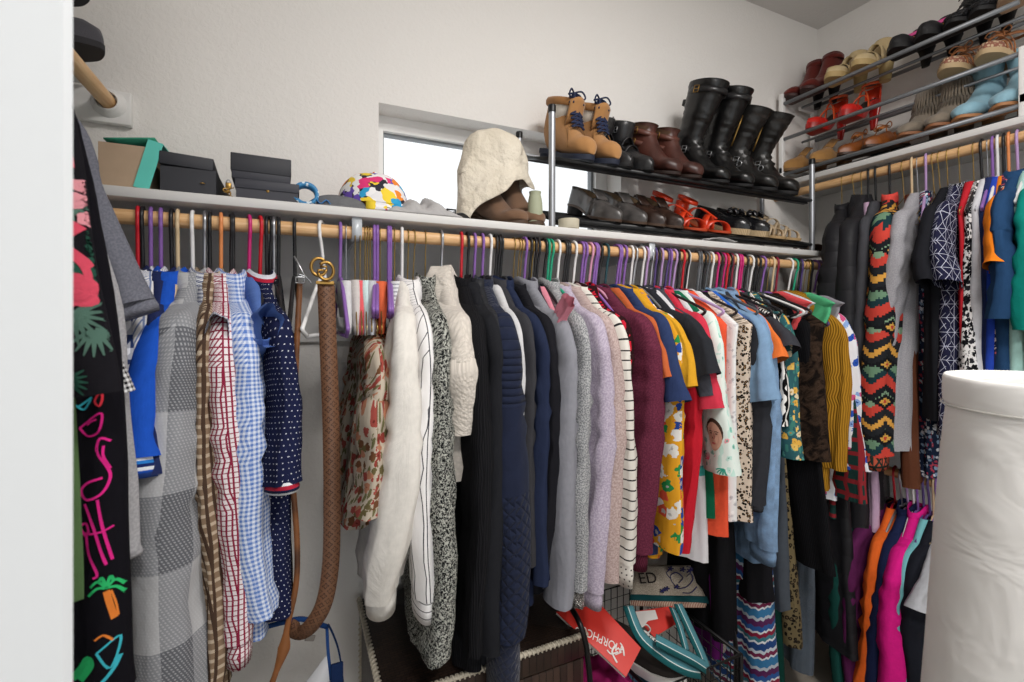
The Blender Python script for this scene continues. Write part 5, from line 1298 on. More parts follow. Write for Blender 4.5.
def mk_fringe(r):
    m = suede('8c8173', '6f6558'); s = Shoe(r, .25, .05, .010, 1.0); s.sole(plain('8a5a3a', .6)); s.heel(plain('5b4a3a', .6), .25, .85); up = s.boot(m, .2, sh=.05, shaftw=.045, toeh=.044)
    for lev, z0, ln in ((0, .195, .075), (1, .135, .085)):
        b = MB(); rd = random.Random(lev)
        for k in range(44):
            a = 2 * math.pi * k / 44; rx, ry = (.056, .050) if lev == 0 else (.062, .053); cx = s.x(.22) + (.006 if lev else 0)
            x, y = cx + math.cos(a) * rx, math.sin(a) * ry; l = ln * rd.uniform(.9, 1.05); fl = .010 + .012 * max(0, math.cos(a)) * (lev + 1)
            t_ = Vector((-math.sin(a), math.cos(a), 0)) * .0036; o_ = Vector((math.cos(a), math.sin(a), 0))
            P0, P1, P2 = Vector((x, y, z0)), Vector((x, y, z0 - l * .5)) + o_ * fl * .6, Vector((x, y, z0 - l)) + o_ * fl + t_ * rd.uniform(-1, 1)
            b.grid([[P0 - t_, P0 + t_], [P1 - t_, P1 + t_], [P2 - t_ * .8, P2 + t_ * .8]])
        b.build('fringe', m, up, solid=.002)
def mk_blueboot(r):
    m = suede('93b9c8', '7ba6b8'); s = Shoe(r, .26, .035, .010, 1.05); s.sole(plain('a8754c', .6), .002); s.heel(plain('8f6743', .6), .26, .9); s.boot(m, .24, sh=.055, shaftw=.049, toeh=.05, insth=.08, lin_m=plain('c9b8a0', .8), top_slant=-.012)
def mk_tanboot(r):
    m = suede('82644e', '5c4434'); s = Shoe(r, .27, .06, .010, 1.05); s.sole(plain('4a3728', .6)); s.heel(plain('4a3728', .6), .22, .75); up = s.boot(m, .19, sh=.05, shaftw=.046, toeh=.042, insth=.085)
    s.ring(m, .22, .12, .058, .045, .018, -.02, 'strap', up)
def mk_slipper(r):
    m = suede('5d5c62', '424147'); s = Shoe(r, .27, .022, .014, 1.08); s.sole(plain('26252a', .7), .004); s.low(m, .45, .05, .075, .052, lin_m=plain('6a686c', .9))
    s.strap(suede('58565c'), .52, .078, .05); b = MB()
    for k in range(3): b.lathe([(.001, .004), (.004, .003), (.005, 0)], 8, (s.x(.5 - k * .05), 0))
    b.build('studs', M_steel, r, loc=(0, 0, .118))

def place_pair(maker, name, spots, labels, group, cat='shoe'):
    """spots: (x, y, z, heading degrees, pitch degrees)"""
    first = None
    for k, ((x, y, z, hd, pt), lab) in enumerate(zip(spots, labels)):
        if first is None:
            t = thing(name, lab, cat, (0, 0, 0), 0, group); maker(t); first = t
        else:
            t = copy_tree(first); t['label'] = lab
        t.location = (x, y, z); t.rotation_euler = (0, math.radians(-pt), math.radians(hd))
def bk(px, tier, L=.27, hd=-90, pitch=None, dy=0.0, ty=1.25):
    """toe at pixel column px, on a tier of the back rack"""
    x = X_at(px, ty + dy); a = math.radians(hd); cx, cy = x - math.cos(a) * L * .48, ty + dy - math.sin(a) * L * .48
    p = -math.degrees(math.atan2(SLANT, KR)) if pitch is None else pitch
    return (cx, cy, rack_z(tier, cy) - .0 + .001, hd, p)
def LR(base): return [base + ', left of the pair', base + ', right of the pair']
place_pair(mk_work, 'work_boot', [bk(591, 1, .27, -82), bk(616, 1, .27, -85)], LR('tan suede work boot with navy laces on the back rack'), 'tan work boots', 'boot')
place_pair(mk_strappy, 'ankle_boot', [bk(630, 1), bk(651, 1)], LR('black open-sided ankle boot beside the tan work boots'), 'black strappy ankle boots', 'boot')
place_pair(mk_brownankle, 'ankle_boot', [bk(679, 1, .27, -80), bk(700, 1, .27, -84)], LR('dark brown strapped ankle boot left of the tall black boots'), 'brown ankle boots', 'boot')
place_pair(mk_tall, 'riding_boot', [bk(728, 1, .275, -80), bk(752, 1, .275, -84)], LR('tall smooth black riding boot on the back rack'), 'tall black boots', 'boot')
place_pair(mk_harness, 'harness_boot', [bk(776, 1, .28, -80), bk(797, 1, .28, -84)], LR('worn black harness boot by the right rack post'), 'black harness boots', 'boot')
place_pair(mk_loafer('5a5654', '35302e', '2c2a2a'), 'loafer', [bk(620, 0, .27, -82), bk(645, 0, .27, -86)], LR('pewter brown strapped loafer on the lower tier beside the window'), 'pewter loafers')
place_pair(mk_loafer('3c2a22', '2a1c17', '1c1310'), 'loafer', [bk(664, 0, .27, -82), bk(682, 0, .27, -86)], LR('dark brown loafer left of the orange red sandals'), 'dark brown loafers')
place_pair(mk_redsandal, 'sandal', [bk(703, 0, .26, -80), bk(727, 0, .26, -84)], LR('orange red leather sandal on the lower tier of the back rack'), 'orange red sandals')
place_pair(mk_knot, 'espadrille', [bk(748, 0, .26, -84), bk(767, 0, .26, -86)], LR('glossy black espadrille with bow knot and jute sole'), 'black espadrilles')
place_pair(mk_beigesandal, 'sandal', [bk(785, 0, .255, -80), bk(800, 0, .255, -84)], LR('beige woven strap sandal near the right rack post'), 'beige sandals')
place_pair(mk_brownsandal, 'sandal', [(X_at(822, 1.30), 1.40, SHZ + .002, -95, 0)], ['single dark brown sandal on the shelf behind the right rack post'], None)
def rk(px, tier, L=.25, hd=180, pitch=0, dz=0.0, tx=2.118):
    y = Y_at(px, tx); a = math.radians(hd); cx, cy = tx - math.cos(a) * L * .48, y - math.sin(a) * L * .48
    return (cx, cy, RZ[tier] + .0095 + .010 + dz + math.sin(math.radians(-pitch)) * -L * .38, hd, pitch)
def NF(base): return [base + ', farther of the pair', base + ', nearer of the pair']
tl = math.degrees(math.atan2(.03, KD))
place_pair(mk_maroon, 'ankle_boot', [rk(786, 2, .24, 176, 6, -.014), rk(803, 2, .24, 178, 6, -.014)], NF('maroon suede heeled ankle boot on the top right tier'), 'maroon ankle boots', 'boot')
place_pair(mk_beigeheel, 'platform_sandal', [rk(828, 2, .235, 176, 6, -.014), rk(855, 2, .235, 178, 6, -.014)], NF('beige double-strap platform heel on the top right tier'), 'beige platform heels')
place_pair(mk_rainbow, 'platform_heel', [rk(893, 2, .24, 178, 6, -.014), rk(922, 2, .24, 180, 6, -.014)], NF('black platform heel with yellow band on the top right tier'), 'black platform heels with bands')
place_pair(mk_lacy, 'heeled_bootie', [rk(951, 2, .235, 178, 6, -.014), rk(977, 2, .235, 180, 6, -.014)], NF('black lace-textured heeled bootie on the top right tier'), 'black lace booties', 'boot')
place_pair(mk_nudeheel, 'pump', [rk(1006, 2, .23, 180, 6, -.014)], ['nude pointed pump at the near end of the top right tier'], None)
place_pair(mk_redheel, 'platform_heel', [rk(808, 1, .235, 176, 6, -.02), rk(842, 1, .235, 178, 6, -.02)], NF('glossy red strappy heel on the middle right tier'), 'red strappy heels')
place_pair(mk_lacewedge, 'wedge_sandal', [rk(945, 1, .24, 178, 4, .004), rk(984, 1, .24, 180, 4, .004)], NF('tan lace wedge sandal on the middle right tier'), 'tan lace wedges')
place_pair(mk_mule, 'mule', [rk(785, 0, .25, 172, -3), rk(812, 0, .25, 176, -3)], NF('tan suede mule on the bottom right tier'), 'tan mules')
place_pair(mk_oxford, 'oxford_shoe', [rk(840, 0, .275, 172, -3), rk(866, 0, .275, 178, -3)], NF('cognac brown lace-up oxford on the bottom right tier'), 'brown oxfords')
place_pair(mk_fringe, 'fringe_boot', [rk(902, 0, .25, 174, -2), rk(932, 0, .25, 178, -2)], NF('taupe suede fringe boot on the bottom right tier'), 'taupe fringe boots', 'boot')
place_pair(mk_blueboot, 'ankle_boot', [rk(960, 0, .26, 178, -2), rk(1000, 0, .26, 180, -2)], NF('light blue suede ankle boot on the bottom right tier'), 'light blue boots', 'boot')
# slumped tan boots under the straw-coloured hat, and slippers on the upper left shelf
for k, (px, hd, lab) in enumerate(((497, -70, 'slouchy tan brown suede boot under the cream sun hat, left one of the pair'), (520, -86, 'slouchy tan brown suede boot under the cream sun hat, right one of the pair'))):
    if k == 0: t = thing('slouch_boot', lab, 'boot', group='tan slouch boots'); mk_tanboot(t); t0 = t
    else: t = copy_tree(t0); t['label'] = lab
    t.location = (X_at(px, 1.36), 1.375, SHZ + .001); t.rotation_euler = (0, 0, math.radians(hd))
for k, (y, x, z, hd, rx, lab) in enumerate(((1.41, -.525, .603, -20, 0, 'lower of two stacked dark grey slippers at the top left'), (1.36, -.545, .70, -12, .1, 'upper of two stacked dark grey slippers at the top left'))):
    if k == 0: t = thing('slipper', lab, 'shoe', group='dark grey slippers'); mk_slipper(t); t0 = t
    else: t = copy_tree(t0); t['label'] = lab
    t.location = (x, y, CAMH + z); t.rotation_euler = (rx, 0, math.radians(hd))
# ================================================================ things on the back shelf
def pixbox(px0, px1, py0, Yf, dep, zb, name, part, m, label, cat, bev=.003, rot=0.0, group=None):
    x0, x1 = X_at(px0, Yf), X_at(px1, Yf); zt = (z_atY(px0, py0, Yf) + 0)
    t = thing(name, label, cat, ((x0 + x1) / 2, Yf + dep / 2, zb), rot, group)
    return t, (x1 - x0) / 2, dep / 2, zt - zb
M_card = plain('b79f86', .8, var=.06); M_teal = plain('62cdbf', .55, var=.04); M_tealin = plain('3f9d80', .6, var=.04)
def openbox(b, hx, hy, h, t=.003, mi=0):
    b.box((-hx, -hy, 0), (hx, hy, t), mi)
    for lo, hi in (((-hx, -hy, t), (-hx + t, hy, h)), ((hx - t, -hy, t), (hx, hy, h)), ((-hx + t, -hy, t), (hx - t, -hy + t, h)), ((-hx + t, hy - t, t), (hx - t, hy, h))): b.box(lo, hi, mi)
    return b
# tan box with teal lid
t, hx, hy, h = pixbox(98, 148, 141, 1.265, .2, SHZ + .001, 'shoe_box', 'box', M_card, 'tan cardboard shoe box with teal lid at the left end of the shelf', 'box')
openbox(MB(), hx, hy, h).build('box_body', M_card, t, smooth=False)
lid = openbox(MB(), hy + .004, h * .55, .028, .0025)
M = Matrix.Translation((hx + .017, 0, h * .56)) @ Matrix.Rotation(math.radians(-76), 4, 'Y') @ Matrix.Rotation(math.radians(90), 4, 'Z') @ Matrix.Rotation(math.radians(180), 4, 'X') @ Matrix.Translation((0, 0, -.03))
lid.xf(M); lid.build('box_lid', M_teal, t, smooth=False)
MB().grid([[Vector((x, y, h + .006 + (x + hx) * .16)) for y in (-hy, hy)] for x in np.linspace(-hx * .8, hx + .012, 5)]).build('box_flap', M_tealin, t, solid=.003)
# black boxes
M_box = plain('303137', .55, var=.04); M_box2 = plain('393a42', .55, var=.04)
t, hx, hy, h = pixbox(160, 216, 165, 1.265, .255, SHZ + .001, 'shoe_box', 'box', M_box, 'black shoe box with lid pushed askew, gold chain at its side', 'box')
openbox(MB(), hx, hy, h).build('box_body', M_box, t, smooth=False)
l_ = MB().box((-hx - .004, -hy - .004, 0), (hx * .85, hy - .02, .028), 0, .002); l_.xf(Matrix.Translation((-.004, 0, h + .001)) @ Matrix.Rotation(.05, 4, 'Z') @ Matrix.Rotation(.04, 4, 'Y')); l_.build('box_lid', M_box, t, autoang=40)
MB().tube([(math.cos(a) * .004, math.sin(a) * .004, 0) for a in np.linspace(0, 6.28, 9)[:-1]], .0012, 6, closed=True).build('grommet', M_brass, t, loc=(hx * .5, -hy - .001, h * .5))
t2, hx2, hy2, h2 = pixbox(236, 298, 178, 1.265, .255, SHZ + .001, 'shoe_box', 'box', M_box2, 'dark grey shoe box carrying a smaller black box', 'box')
openbox(MB(), hx2, hy2, h2 - .012).build('box_body', M_box2, t2, smooth=False)
MB().box((-hx2 - .003, -hy2 - .003, h2 - .022), (hx2 + .003, hy2 + .003, h2), 0, .002).build('box_lid', M_box2, t2, autoang=40)
MB().lathe([(.001, .001), (.003, .001), (.0035, 0)], 10).xf(Matrix.Rotation(math.radians(90), 4, 'X')).build('rivet', M_brass, t2, loc=(0, -hy2 - .001, h2 * .55))
x0, x1 = X_at(230, 1.27), X_at(289, 1.27)
t3 = thing('gift_box', 'small flat black box lying on the dark grey shoe box', 'box', ((x0 + x1) / 2, 1.37, SHZ + .001 + h2 + .001), .03)
hh = z_atY(230, 152, 1.27) - t3.location.z
MB().box((-(x1 - x0) / 2, -.1, 0), ((x1 - x0) / 2, .1, hh * .5), 0, .002).build('box_body', M_box2, t3, autoang=40)
MB().box((-(x1 - x0) / 2 - .002, -.102, hh * .3), ((x1 - x0) / 2 + .002, .102, hh), 0, .002).build('box_lid', M_box, t3, autoang=40)
# gold chain with padlock beside the box
t = thing('chain', 'small gold chain with a lock lying between the two black boxes', 'chain', (X_at(228, 1.26), 1.275, SHZ + .001))
for k in range(9):
    a = k * .7; b = MB(); ring_ = [(math.cos(q) * .0065, math.sin(q) * .0042, 0) for q in np.linspace(0, 6.28, 11)[:-1]]
    b.tube(ring_, .0015, 6, closed=True); b.xf(Matrix.Rotation(a, 4, 'Z') @ Matrix.Rotation((k % 2) * 1.2 + .3, 4, 'X'))
    b.build('link', M_brass, t, loc=(.004 * math.sin(a * 1.3), .012 * math.cos(a), .004 + k * .0035))
b = MB().box((-.006, -.004, 0), (.006, .004, .014), 0, .002); lk = b.build('padlock', M_brass, t, loc=(0, -.006, .026), autoang=40)
MB().tube([(math.cos(q) * .0045, 0, math.sin(q) * .007) for q in np.linspace(0, 3.14, 9)], .0013, 6).build('shackle', M_steel, lk, loc=(0, 0, .014))
# ribbon reel
P = P_Y(311, 196, 1.27)
t = thing('ribbon_reel', 'small reel of blue and white patterned ribbon right of the black boxes', 'ribbon', (P.x, 1.28, SHZ + .001))
g = G('ribbon_print'); v = objvec(g); d = g.voro(90, vec=v); m_rb = g.out(g.mix(g.step(d, .4), lin('d9e6ee'), lin('3f86b8')), .4)
b = MB().lathe([(.022, -.012), (.030, -.013), (.031, 0), (.030, .013), (.022, .012), (.021, 0), (.022, -.012)], 26).xf(Matrix.Rotation(math.radians(80), 4, 'X') @ Matrix.Identity(4)); b.build('reel', m_rb, t, loc=(-.012, 0, .032))
MB().grid([[Vector((x, y, .012 + .006 * math.sin(x * 220) + .008 * (1 - x * 18))) for y in (-.018, -.006, .006)] for x in np.linspace(.012, .05, 12)]).build('ribbon_tail', plain('3478b8', .4), t, solid=.002)
# caps
def cap(r, m, mb_, crown_m=None, brim=.072):
    rows = []
    for i in range(12):
        q = i / 11 * math.pi / 2; rows.append(ellring(0, 0, .0 + math.sin(q) * .098, .086 * math.cos(q) + .002, .076 * math.cos(q) + .002, 32, .95))
    b = MB().grid(rows, True, cap1=True, flip=False); b.noise_push(.006, 16, 0, 2.2); c = b.build('crown', crown_m or m, r)
    rows = []
    for i in range(7):
        q = i / 6
        rows.append([Vector((.07 * math.cos(a) * lerp(1.18, 1.95, q * (math.cos(a) ** .6 if math.cos(a) > 0 else 0)), .076 * math.sin(a) * lerp(1, 1.02, q), .006 - .016 * q - .16 * (math.sin(a) * .076) ** 2 * 10 * q)) for a in np.linspace(-1.45, 1.45, 20)])
    MB().grid(rows).build('brim', mb_, r, solid=.003)
    MB().lathe([(.001, .006), (.006, .004), (.007, 0)], 10).build('button', mb_, c, loc=(0, 0, .098))
graf = cl_floral('e8e4e6', ('e23a7a', '2fb3c4', 'f08a2a', '6a4fb0', '2f7fd0', '6fc04a'), 30, .52, '2a9aa8', .9, 'graffiti')
g = G('cap_print'); v = objvec(g); x = g.n('ShaderNodeTexVoronoi'); x.inputs['Scale'].default_value = 40; nt = g.n('ShaderNodeTexNoise'); nt.inputs['Scale'].default_value = 24; g.L(v, nt.inputs['Vector']); va = g.n('ShaderNodeVectorMath', operation='SCALE'); g.L(nt.outputs['Color'], va.inputs[0]); va.inputs['Scale'].default_value = .07; vb = g.n('ShaderNodeVectorMath', operation='ADD'); g.L(v, vb.inputs[0]); g.L(va.outputs[0], vb.inputs[1]); g.L(vb.outputs[0], x.inputs['Vector'])
sx = g.n('ShaderNodeSeparateColor'); g.L(x.outputs['Color'], sx.inputs[0]); cols = ('e8e6e8', 'f2f0f0', 'e23a7a', 'efedee', '2fb3c4', 'f5f3f2', 'f08a2a', '6a4fb0', '2f9fd0', 'f2d23a', 'e8e6e8')
pal = g.ramp(sx.outputs[0], [(i / len(cols), c) for i, c in enumerate(cols)], True); d2 = g.math('ADD', x.outputs['Distance'], g.math('MULTIPLY', g.noise(60, 2, v), .5))
graf = g.out(g.mix(g.step(d2, 1.02), pal, lin('2a2a36')), .7)
P = P_Y(374, 185, 1.36)
t = thing('baseball_cap', 'white cap covered in bright graffiti colours beside the window', 'cap', (P.x, 1.38, SHZ + .03), math.radians(-168)); t.scale = (1.15, 1.15, 1.1); t.rotation_euler = (math.radians(-4), math.radians(2), math.radians(-28)); cap(t, graf, graf)
P = P_Y(345, 200, 1.3)
t = thing('baseball_cap', 'plain grey felt cap lying flat under the graffiti cap', 'cap', (X_at(340, 1.33), 1.34, SHZ + .010), math.radians(-150)); cap(t, cl_plain('6f7073'), cl_plain('77787b'))
t.scale = (1, 1, .42)
# crumpled grey cloth
rows = []
for i in range(26):
    row = []
    for j in range(30):
        x, y = (j / 29 - .5) * .2, (i / 25 - .5) * .15; r_ = max(abs(x) / .1, abs(y) / .075)
        from mathutils import noise as _nz
        hgt = .008 + max(0, 1 - r_ ** 2) * (.035 + .03 * abs(_nz.noise(Vector((x * 26, y * 26, 3)))) + .015 * math.sin(x * 90 + y * 40))
        row.append(Vector((x + .012 * _nz.noise(Vector((y * 20, 1, 0))), y, hgt)))
    rows.append(row)
P = P_Y(424, 208, 1.3)
o = MB().grid(rows).build('folded_scarf', cl_plain('b4b2b2'), solid=.004); o.location = (P.x, 1.33, SHZ + .001); tag(o, 'crumpled pale grey scarf on the shelf right of the graffiti cap', 'scarf')
# black bag buckle and strap
P = P_Y(456, 212, 1.265)
t = thing('strap_buckle', 'black strap with a square metal buckle at the shelf edge', 'strap', (P.x, 1.275, SHZ + .001))
MB().tube(catmull([(-.03, .03, .006), (-.01, .005, .012), (.02, .0, .02), (.05, .02, .008), (.07, .06, .006)], 5), .009, 8, flat=.35).build('strap', leather('1c1c1e', .4), t)
MB().tube([(-.012, 0, -.010), (.012, 0, -.010), (.012, 0, .012), (-.012, 0, .012)], .003, 8, closed=True).build('buckle', M_dk, t, loc=(-.012, -.004, .018))
MB().tube([(0, 0, 0), (.018, 0, .004)], .002, 6).build('pin', M_steel, t, loc=(-.02, -.006, .02))
# cream floppy hat over the slouch boots
M_hat = G('hat_canvas'); v = objvec(M_hat); n1 = M_hat.noise(7, 5, v); M_hat.bump(M_hat.math('ADD', n1, M_hat.math('MULTIPLY', M_hat.noise(28, 4, v), 1.0)), .9, .014); M_hat = M_hat.out(M_hat.mix(n1, lin('c8bca6'), lin('efe8da')), .9, 0, .15)
P = P_Y(497, 165, 1.36)
t = thing('sun_hat', 'floppy cream canvas sun hat draped over the tan slouch boots', 'hat', (P.x + .005, 1.385, SHZ + .212))
def hatring(r, z, droop, n=48, sk=0.0):
    out = []
    for j in range(n):
        a = 2 * math.pi * j / n; ca, sa = math.cos(a), math.sin(a)
        dl = max(0, -ca) ** 1.3; fr = max(0, -sa)
        zz = z - droop * (dl * 1.0 + .30 * fr * max(0, -ca + .2) + .03) + sk * math.sin(5 * a)
        out.append(Vector((ca * r * (1 - .32 * droop * dl / .1 * .25), sa * r * .62, zz)))
    return out
rows = [hatring(r_, z_, d_, sk=s_) for r_, z_, d_, s_ in ((.012, .108, 0, 0), (.05, .102, 0, 0), (.085, .08, 0, .002), (.103, .045, 0, .003), (.112, .01, .0, .004), (.117, -.012, .015, .004), (.125, -.03, .06, .006), (.130, -.045, .11, .008), (.128, -.058, .15, .010))]
b = MB().grid(rows[:6], True, cap0=True, flip=True); b.noise_push(.034, 9, 0, 5); b.noise_push(.016, 22, 0, 2); c = b.build('crown', M_hat, t, solid=.003, subsurf=1)
b = MB().grid(rows[4:], True, flip=True); b.noise_push(.034, 9, 0, 5); b.noise_push(.016, 22, 0, 2); b.build('brim', M_hat, t, solid=.003, subsurf=1)
# sage bottle, cream dish, paper
P = P_Y(536, 222, 1.262)
o = MB().lathe([(.001, 0), (.021, 0), (.024, .004), (.0235, .04), (.022, .075), (.019, .092), (.017, .1), (.019, .108), (.014, .108), (.013, .09)], 26).build('ceramic_vase', plain('a3a88e', .6, var=.06), autoang=50)
o.location = (P.x, 1.268, SHZ + .001); tag(o, 'slim sage green ceramic vase in front of the tan boots', 'vase')
P = P_Y(569, 226, 1.25)
o = MB().lathe([(.001, 0), (.030, 0), (.032, .002), (.033, .030), (.031, .030), (.030, .004), (.001, .004)], 28).build('candle_tin', plain('cfc8b2', .5), autoang=50)
o.location = (P.x, 1.252, SHZ + .001); tag(o, 'small round cream tin at the shelf edge by the left rack post', 'tin')
rows = [[Vector((x, y, .003 + .008 * abs(_nz.noise(Vector((x * 30, y * 40, 1)))) + .01 * max(0, 1 - (x / .06) ** 2))) for y in np.linspace(-.03, .02, 9)] for x in np.linspace(-.075, .075, 22)]
P = P_Y(720, 240, 1.235)
o = MB().grid(rows).build('plastic_bag', plain('d4d4d4', .35, var=.02), solid=.001); o.location = (P.x, 1.252, SHZ + .002); tag(o, 'crumpled white plastic bag at the shelf edge below the orange red sandals', 'bag')

# ================================================================ belts on the bare hangers
def strip(name, pts, wd, m, parent, th=.003, face=(0, -1, 0), wf=None):
    C = catmull(pts, 6); rows = []
    for i, p in enumerate(C):
        t_ = (C[min(i + 1, len(C) - 1)] - C[max(i - 1, 0)]).normalized(); s_ = t_.cross(Vector(face))
        s_ = s_.normalized() if s_.length > 1e-4 else Vector((1, 0, 0)); w_ = wd if not wf else wd * wf(i / (len(C) - 1))
        rows.append([p - s_ * w_ / 2, p, p + s_ * w_ / 2])
    return MB().grid(rows).build(name, m, parent, solid=th)
g = G('monogram_leather'); u, v_ = g.xy(); per = .022
def cellc(off):
    fu = g.math('SUBTRACT', g.math('FRACT', g.math('ADD', g.math('DIVIDE', u, per), 10 + off)), .5); fv = g.math('SUBTRACT', g.math('FRACT', g.math('ADD', g.math('DIVIDE', v_, per), 100 + off)), .5)
    d = g.math('SQRT', g.math('ADD', g.math('MULTIPLY', fu, fu), g.math('MULTIPLY', fv, fv))); an = g.math('ARCTAN2', fu, fv)
    return g.math('ABSOLUTE', g.math('SUBTRACT', d, g.math('ADD', .2, g.math('MULTIPLY', g.math('COSINE', g.math('MULTIPLY', an, 4)), .07))))
f_ = g.math('MAXIMUM', g.math('LESS_THAN', cellc(.5), .06), g.math('LESS_THAN', cellc(0), .04))
M_mono = g.out(g.mix(f_, lin('76543e'), lin('452b20')), .45, 0, .4)
D = lambda px, py, Y=1.06: P_Y(px, py, Y)
ob = D(320, 270)
t = thing('belt', 'wide brown monogram belt with interlocking gold letter buckle', 'belt', ob)
L_ = lambda px, py, Y=1.06: D(px, py, Y) - ob
strip('strap', [L_(326, 284), L_(328, 340), L_(331, 420), L_(332, 500), L_(331, 560), L_(325, 600), L_(314, 622, 1.07), L_(302, 632, 1.09), L_(290, 627, 1.11)], .034, M_mono, t)
b = MB(); R_ = .015
for cx, cz, fl, dy in ((-.004, .002, 1, 0), (.009, -.006, -1, -.004)):
    arc = [(cx + fl * R_ * math.cos(a) * 1.0, dy, cz + R_ * 1.2 * math.sin(a)) for a in np.linspace(.75, 6.0, 26)]
    b.tube(arc, .0034, 8); b.tube([arc[-1], (cx + fl * R_ * .98, dy, cz + .001), (cx + fl * .002, dy, cz + .001)], .0026, 8)
b.build('buckle', M_brass, t, loc=L_(321, 268, 1.05)); MB().box((-.018, -.002, -.003), (.018, .002, .004), 0, .001).build('buckle_bar', M_brass, t, loc=L_(325, 283, 1.055))
ob = D(298, 268)
t = thing('belt', 'thin cognac leather belt with silver buckle hanging left of the monogram belt', 'belt', ob)
strip('strap', [L_(300, 282, 1.07), L_(297, 340, 1.07), L_(294, 420, 1.07), L_(293, 480, 1.07), L_(297, 540, 1.08), L_(296, 585, 1.08), L_(287, 628, 1.08), L_(284, 648, 1.08), L_(276, 672, 1.08), L_(266, 700, 1.08)], .011, leather('8a5730', .4, c2='4a2c1a'), t, wf=lambda q: 1.0 + 1.2 * max(0, 1 - abs(q - .78) / .1))
b = MB().tube([L_(294, 256, 1.07), L_(306, 278, 1.07), L_(302, 284, 1.07)], .002, 6); b.tube(catmull([L_(298, 274, 1.06), L_(306, 277, 1.06), L_(312, 284, 1.06)], 4), .0015, 6); b.build('buckle', M_steel, t)
MB().tube([(-.008, 0, -.006), (.008, 0, -.006), (.008, 0, .006), (-.008, 0, .006)], .0018, 6, closed=True).build('keeper', M_steel, t, loc=L_(300, 280, 1.06))

# ================================================================ floor-level things
# woven trunk
g = G('rattan'); v = objvec(g); br = g.n('ShaderNodeTexBrick'); br.inputs['Scale'].default_value = 26; br.inputs['Mortar Size'].default_value = .03; br.inputs['Row Height'].default_value = .22; br.inputs['Brick Width'].default_value = .55
g.L(v, br.inputs['Vector']); br.inputs['Color1'].default_value = lin('46352c'); br.inputs['Color2'].default_value = lin('2f231d'); br.inputs['Mortar'].default_value = lin('120d0b')
g.bump(br.outputs['Fac'], .8, -.004); M_rat = g.out(br.outputs['Color'], .4, 0, .4)
TX0, TX1, TY0, TY1, TZ = .185, .72, 1.085, 1.505, CAMH - .862
t = thing('wicker_trunk', 'dark brown woven trunk with pale laced edges under the coats', 'trunk', ((TX0 + TX1) / 2, (TY0 + TY1) / 2, 0))
hx, hy = (TX1 - TX0) / 2, (TY1 - TY0) / 2
MB().box((-hx, -hy, .002), (hx, hy, TZ - .07), 0, .008).build('trunk_body', M_rat, t, autoang=40)
g = G('rattan_top'); v = objvec(g); a_, b2_ = g.xy(v); ch = g.n('ShaderNodeTexBrick'); ch.inputs['Scale'].default_value = 26; ch.inputs['Mortar Size'].default_value = .03; ch.inputs['Row Height'].default_value = .22; ch.inputs['Brick Width'].default_value = .55; g.L(v, ch.inputs['Vector'])
ch.inputs['Color1'].default_value = lin('3a2b23'); ch.inputs['Color2'].default_value = lin('2a1f1a'); ch.inputs['Mortar'].default_value = lin('120d0b'); g.bump(ch.outputs['Fac'], .8, -.004)
ld = MB().box((-hx - .006, -hy - .006, TZ - .066), (hx + .006, hy, TZ), 0, .008).build('trunk_lid', g.out(ch.outputs['Color'], .45, 0, .4), t, autoang=40)
M_lace = plain('cfc6b4', .75, var=.08)
def lacing(p0, p1, r=.0065, n=34):
    p0, p1 = Vector(p0), Vector(p1); d = p1 - p0; b = MB(); b.tube([p0, p1], r * .8, 8)
    for k in range(n):
        c = p0 + d * ((k + .5) / n); t_ = d.normalized(); u_ = t_.orthogonal().normalized(); w_ = t_.cross(u_)
        b.tube([c + (u_ * math.cos(a) + w_ * math.sin(a)) * r + t_ * (a / 6.28 - .5) * d.length / n * .9 for a in np.linspace(0, 6.28, 9)], r * .42, 5)
    b.build('edge_lacing', M_lace, t)
e = .006
lacing((-hx - e, -hy - e, TZ - .003), (hx + e, -hy - e, TZ - .003), n=44); lacing((-hx - e, -hy - e, TZ - .003), (-hx - e, hy, TZ - .003), n=28)
lacing((-hx - e, -hy - e, .01), (-hx - e, -hy - e, TZ - .07)); lacing((-hx, hy, .01), (-hx, hy, TZ - .07))
M_ring = plain('6d6a66', .35, .8)
MB().lathe([(.012, 0), (.016, .003), (.018, 0)], 20).build('ring_pull', M_ring, ld, loc=(-hx + .3, -hy + .03, TZ + .001))
# tote with blue trim at lower left
def rayplane(px, py, P0, n):
    d = Vector((X_at(px, 1), 1, z_atY(px, py, 1) - CAMH)); o = Vector((0, 0, CAMH)); n = Vector(n); k = (Vector(P0) - o).dot(n) / d.dot(n); return o + d * k
ob = P_Y(320, 690, 1.2); ob.z = .45
t = thing('tote_bag', 'clear and white tote with blue trim standing low by the wall left of the trunk', 'bag', ob)
Q = lambda px, py, Y=1.2: P_Y(px, py, Y) - ob
bl_m = cl_plain('2c4f8c'); whm = plain('dfe0e4', .4, var=.03)
strip('rim_trim', [Q(262, 628, 1.24), Q(285, 622, 1.2), Q(302, 619, 1.19), Q(318, 624, 1.2), Q(328, 627, 1.22)], .011, bl_m, t)
rows = [[Q(270 + k * 0, 682 - 0, 1.2), Q(340, 682, 1.2)], [Q(268, 740, 1.2), Q(345, 740, 1.2)]]
MB().grid([[Q(326, 656, 1.2), Q(329, 656, 1.2)], [Q(306, 682, 1.2), Q(333, 682, 1.2)], [Q(285, 740, 1.2), Q(336, 740, 1.2)]]).build('white_panel', whm, t, solid=.003)
strip('side_trim', [Q(327, 628, 1.21), Q(328, 650, 1.2), Q(331, 680, 1.2), Q(335, 740, 1.2)], .007, bl_m, t)
strip('drawstring', [Q(328, 624, 1.2), Q(333, 634, 1.19), Q(338, 648, 1.19), Q(341, 664, 1.19), Q(344, 690, 1.2)], .004, cl_plain('1f3358'), t)
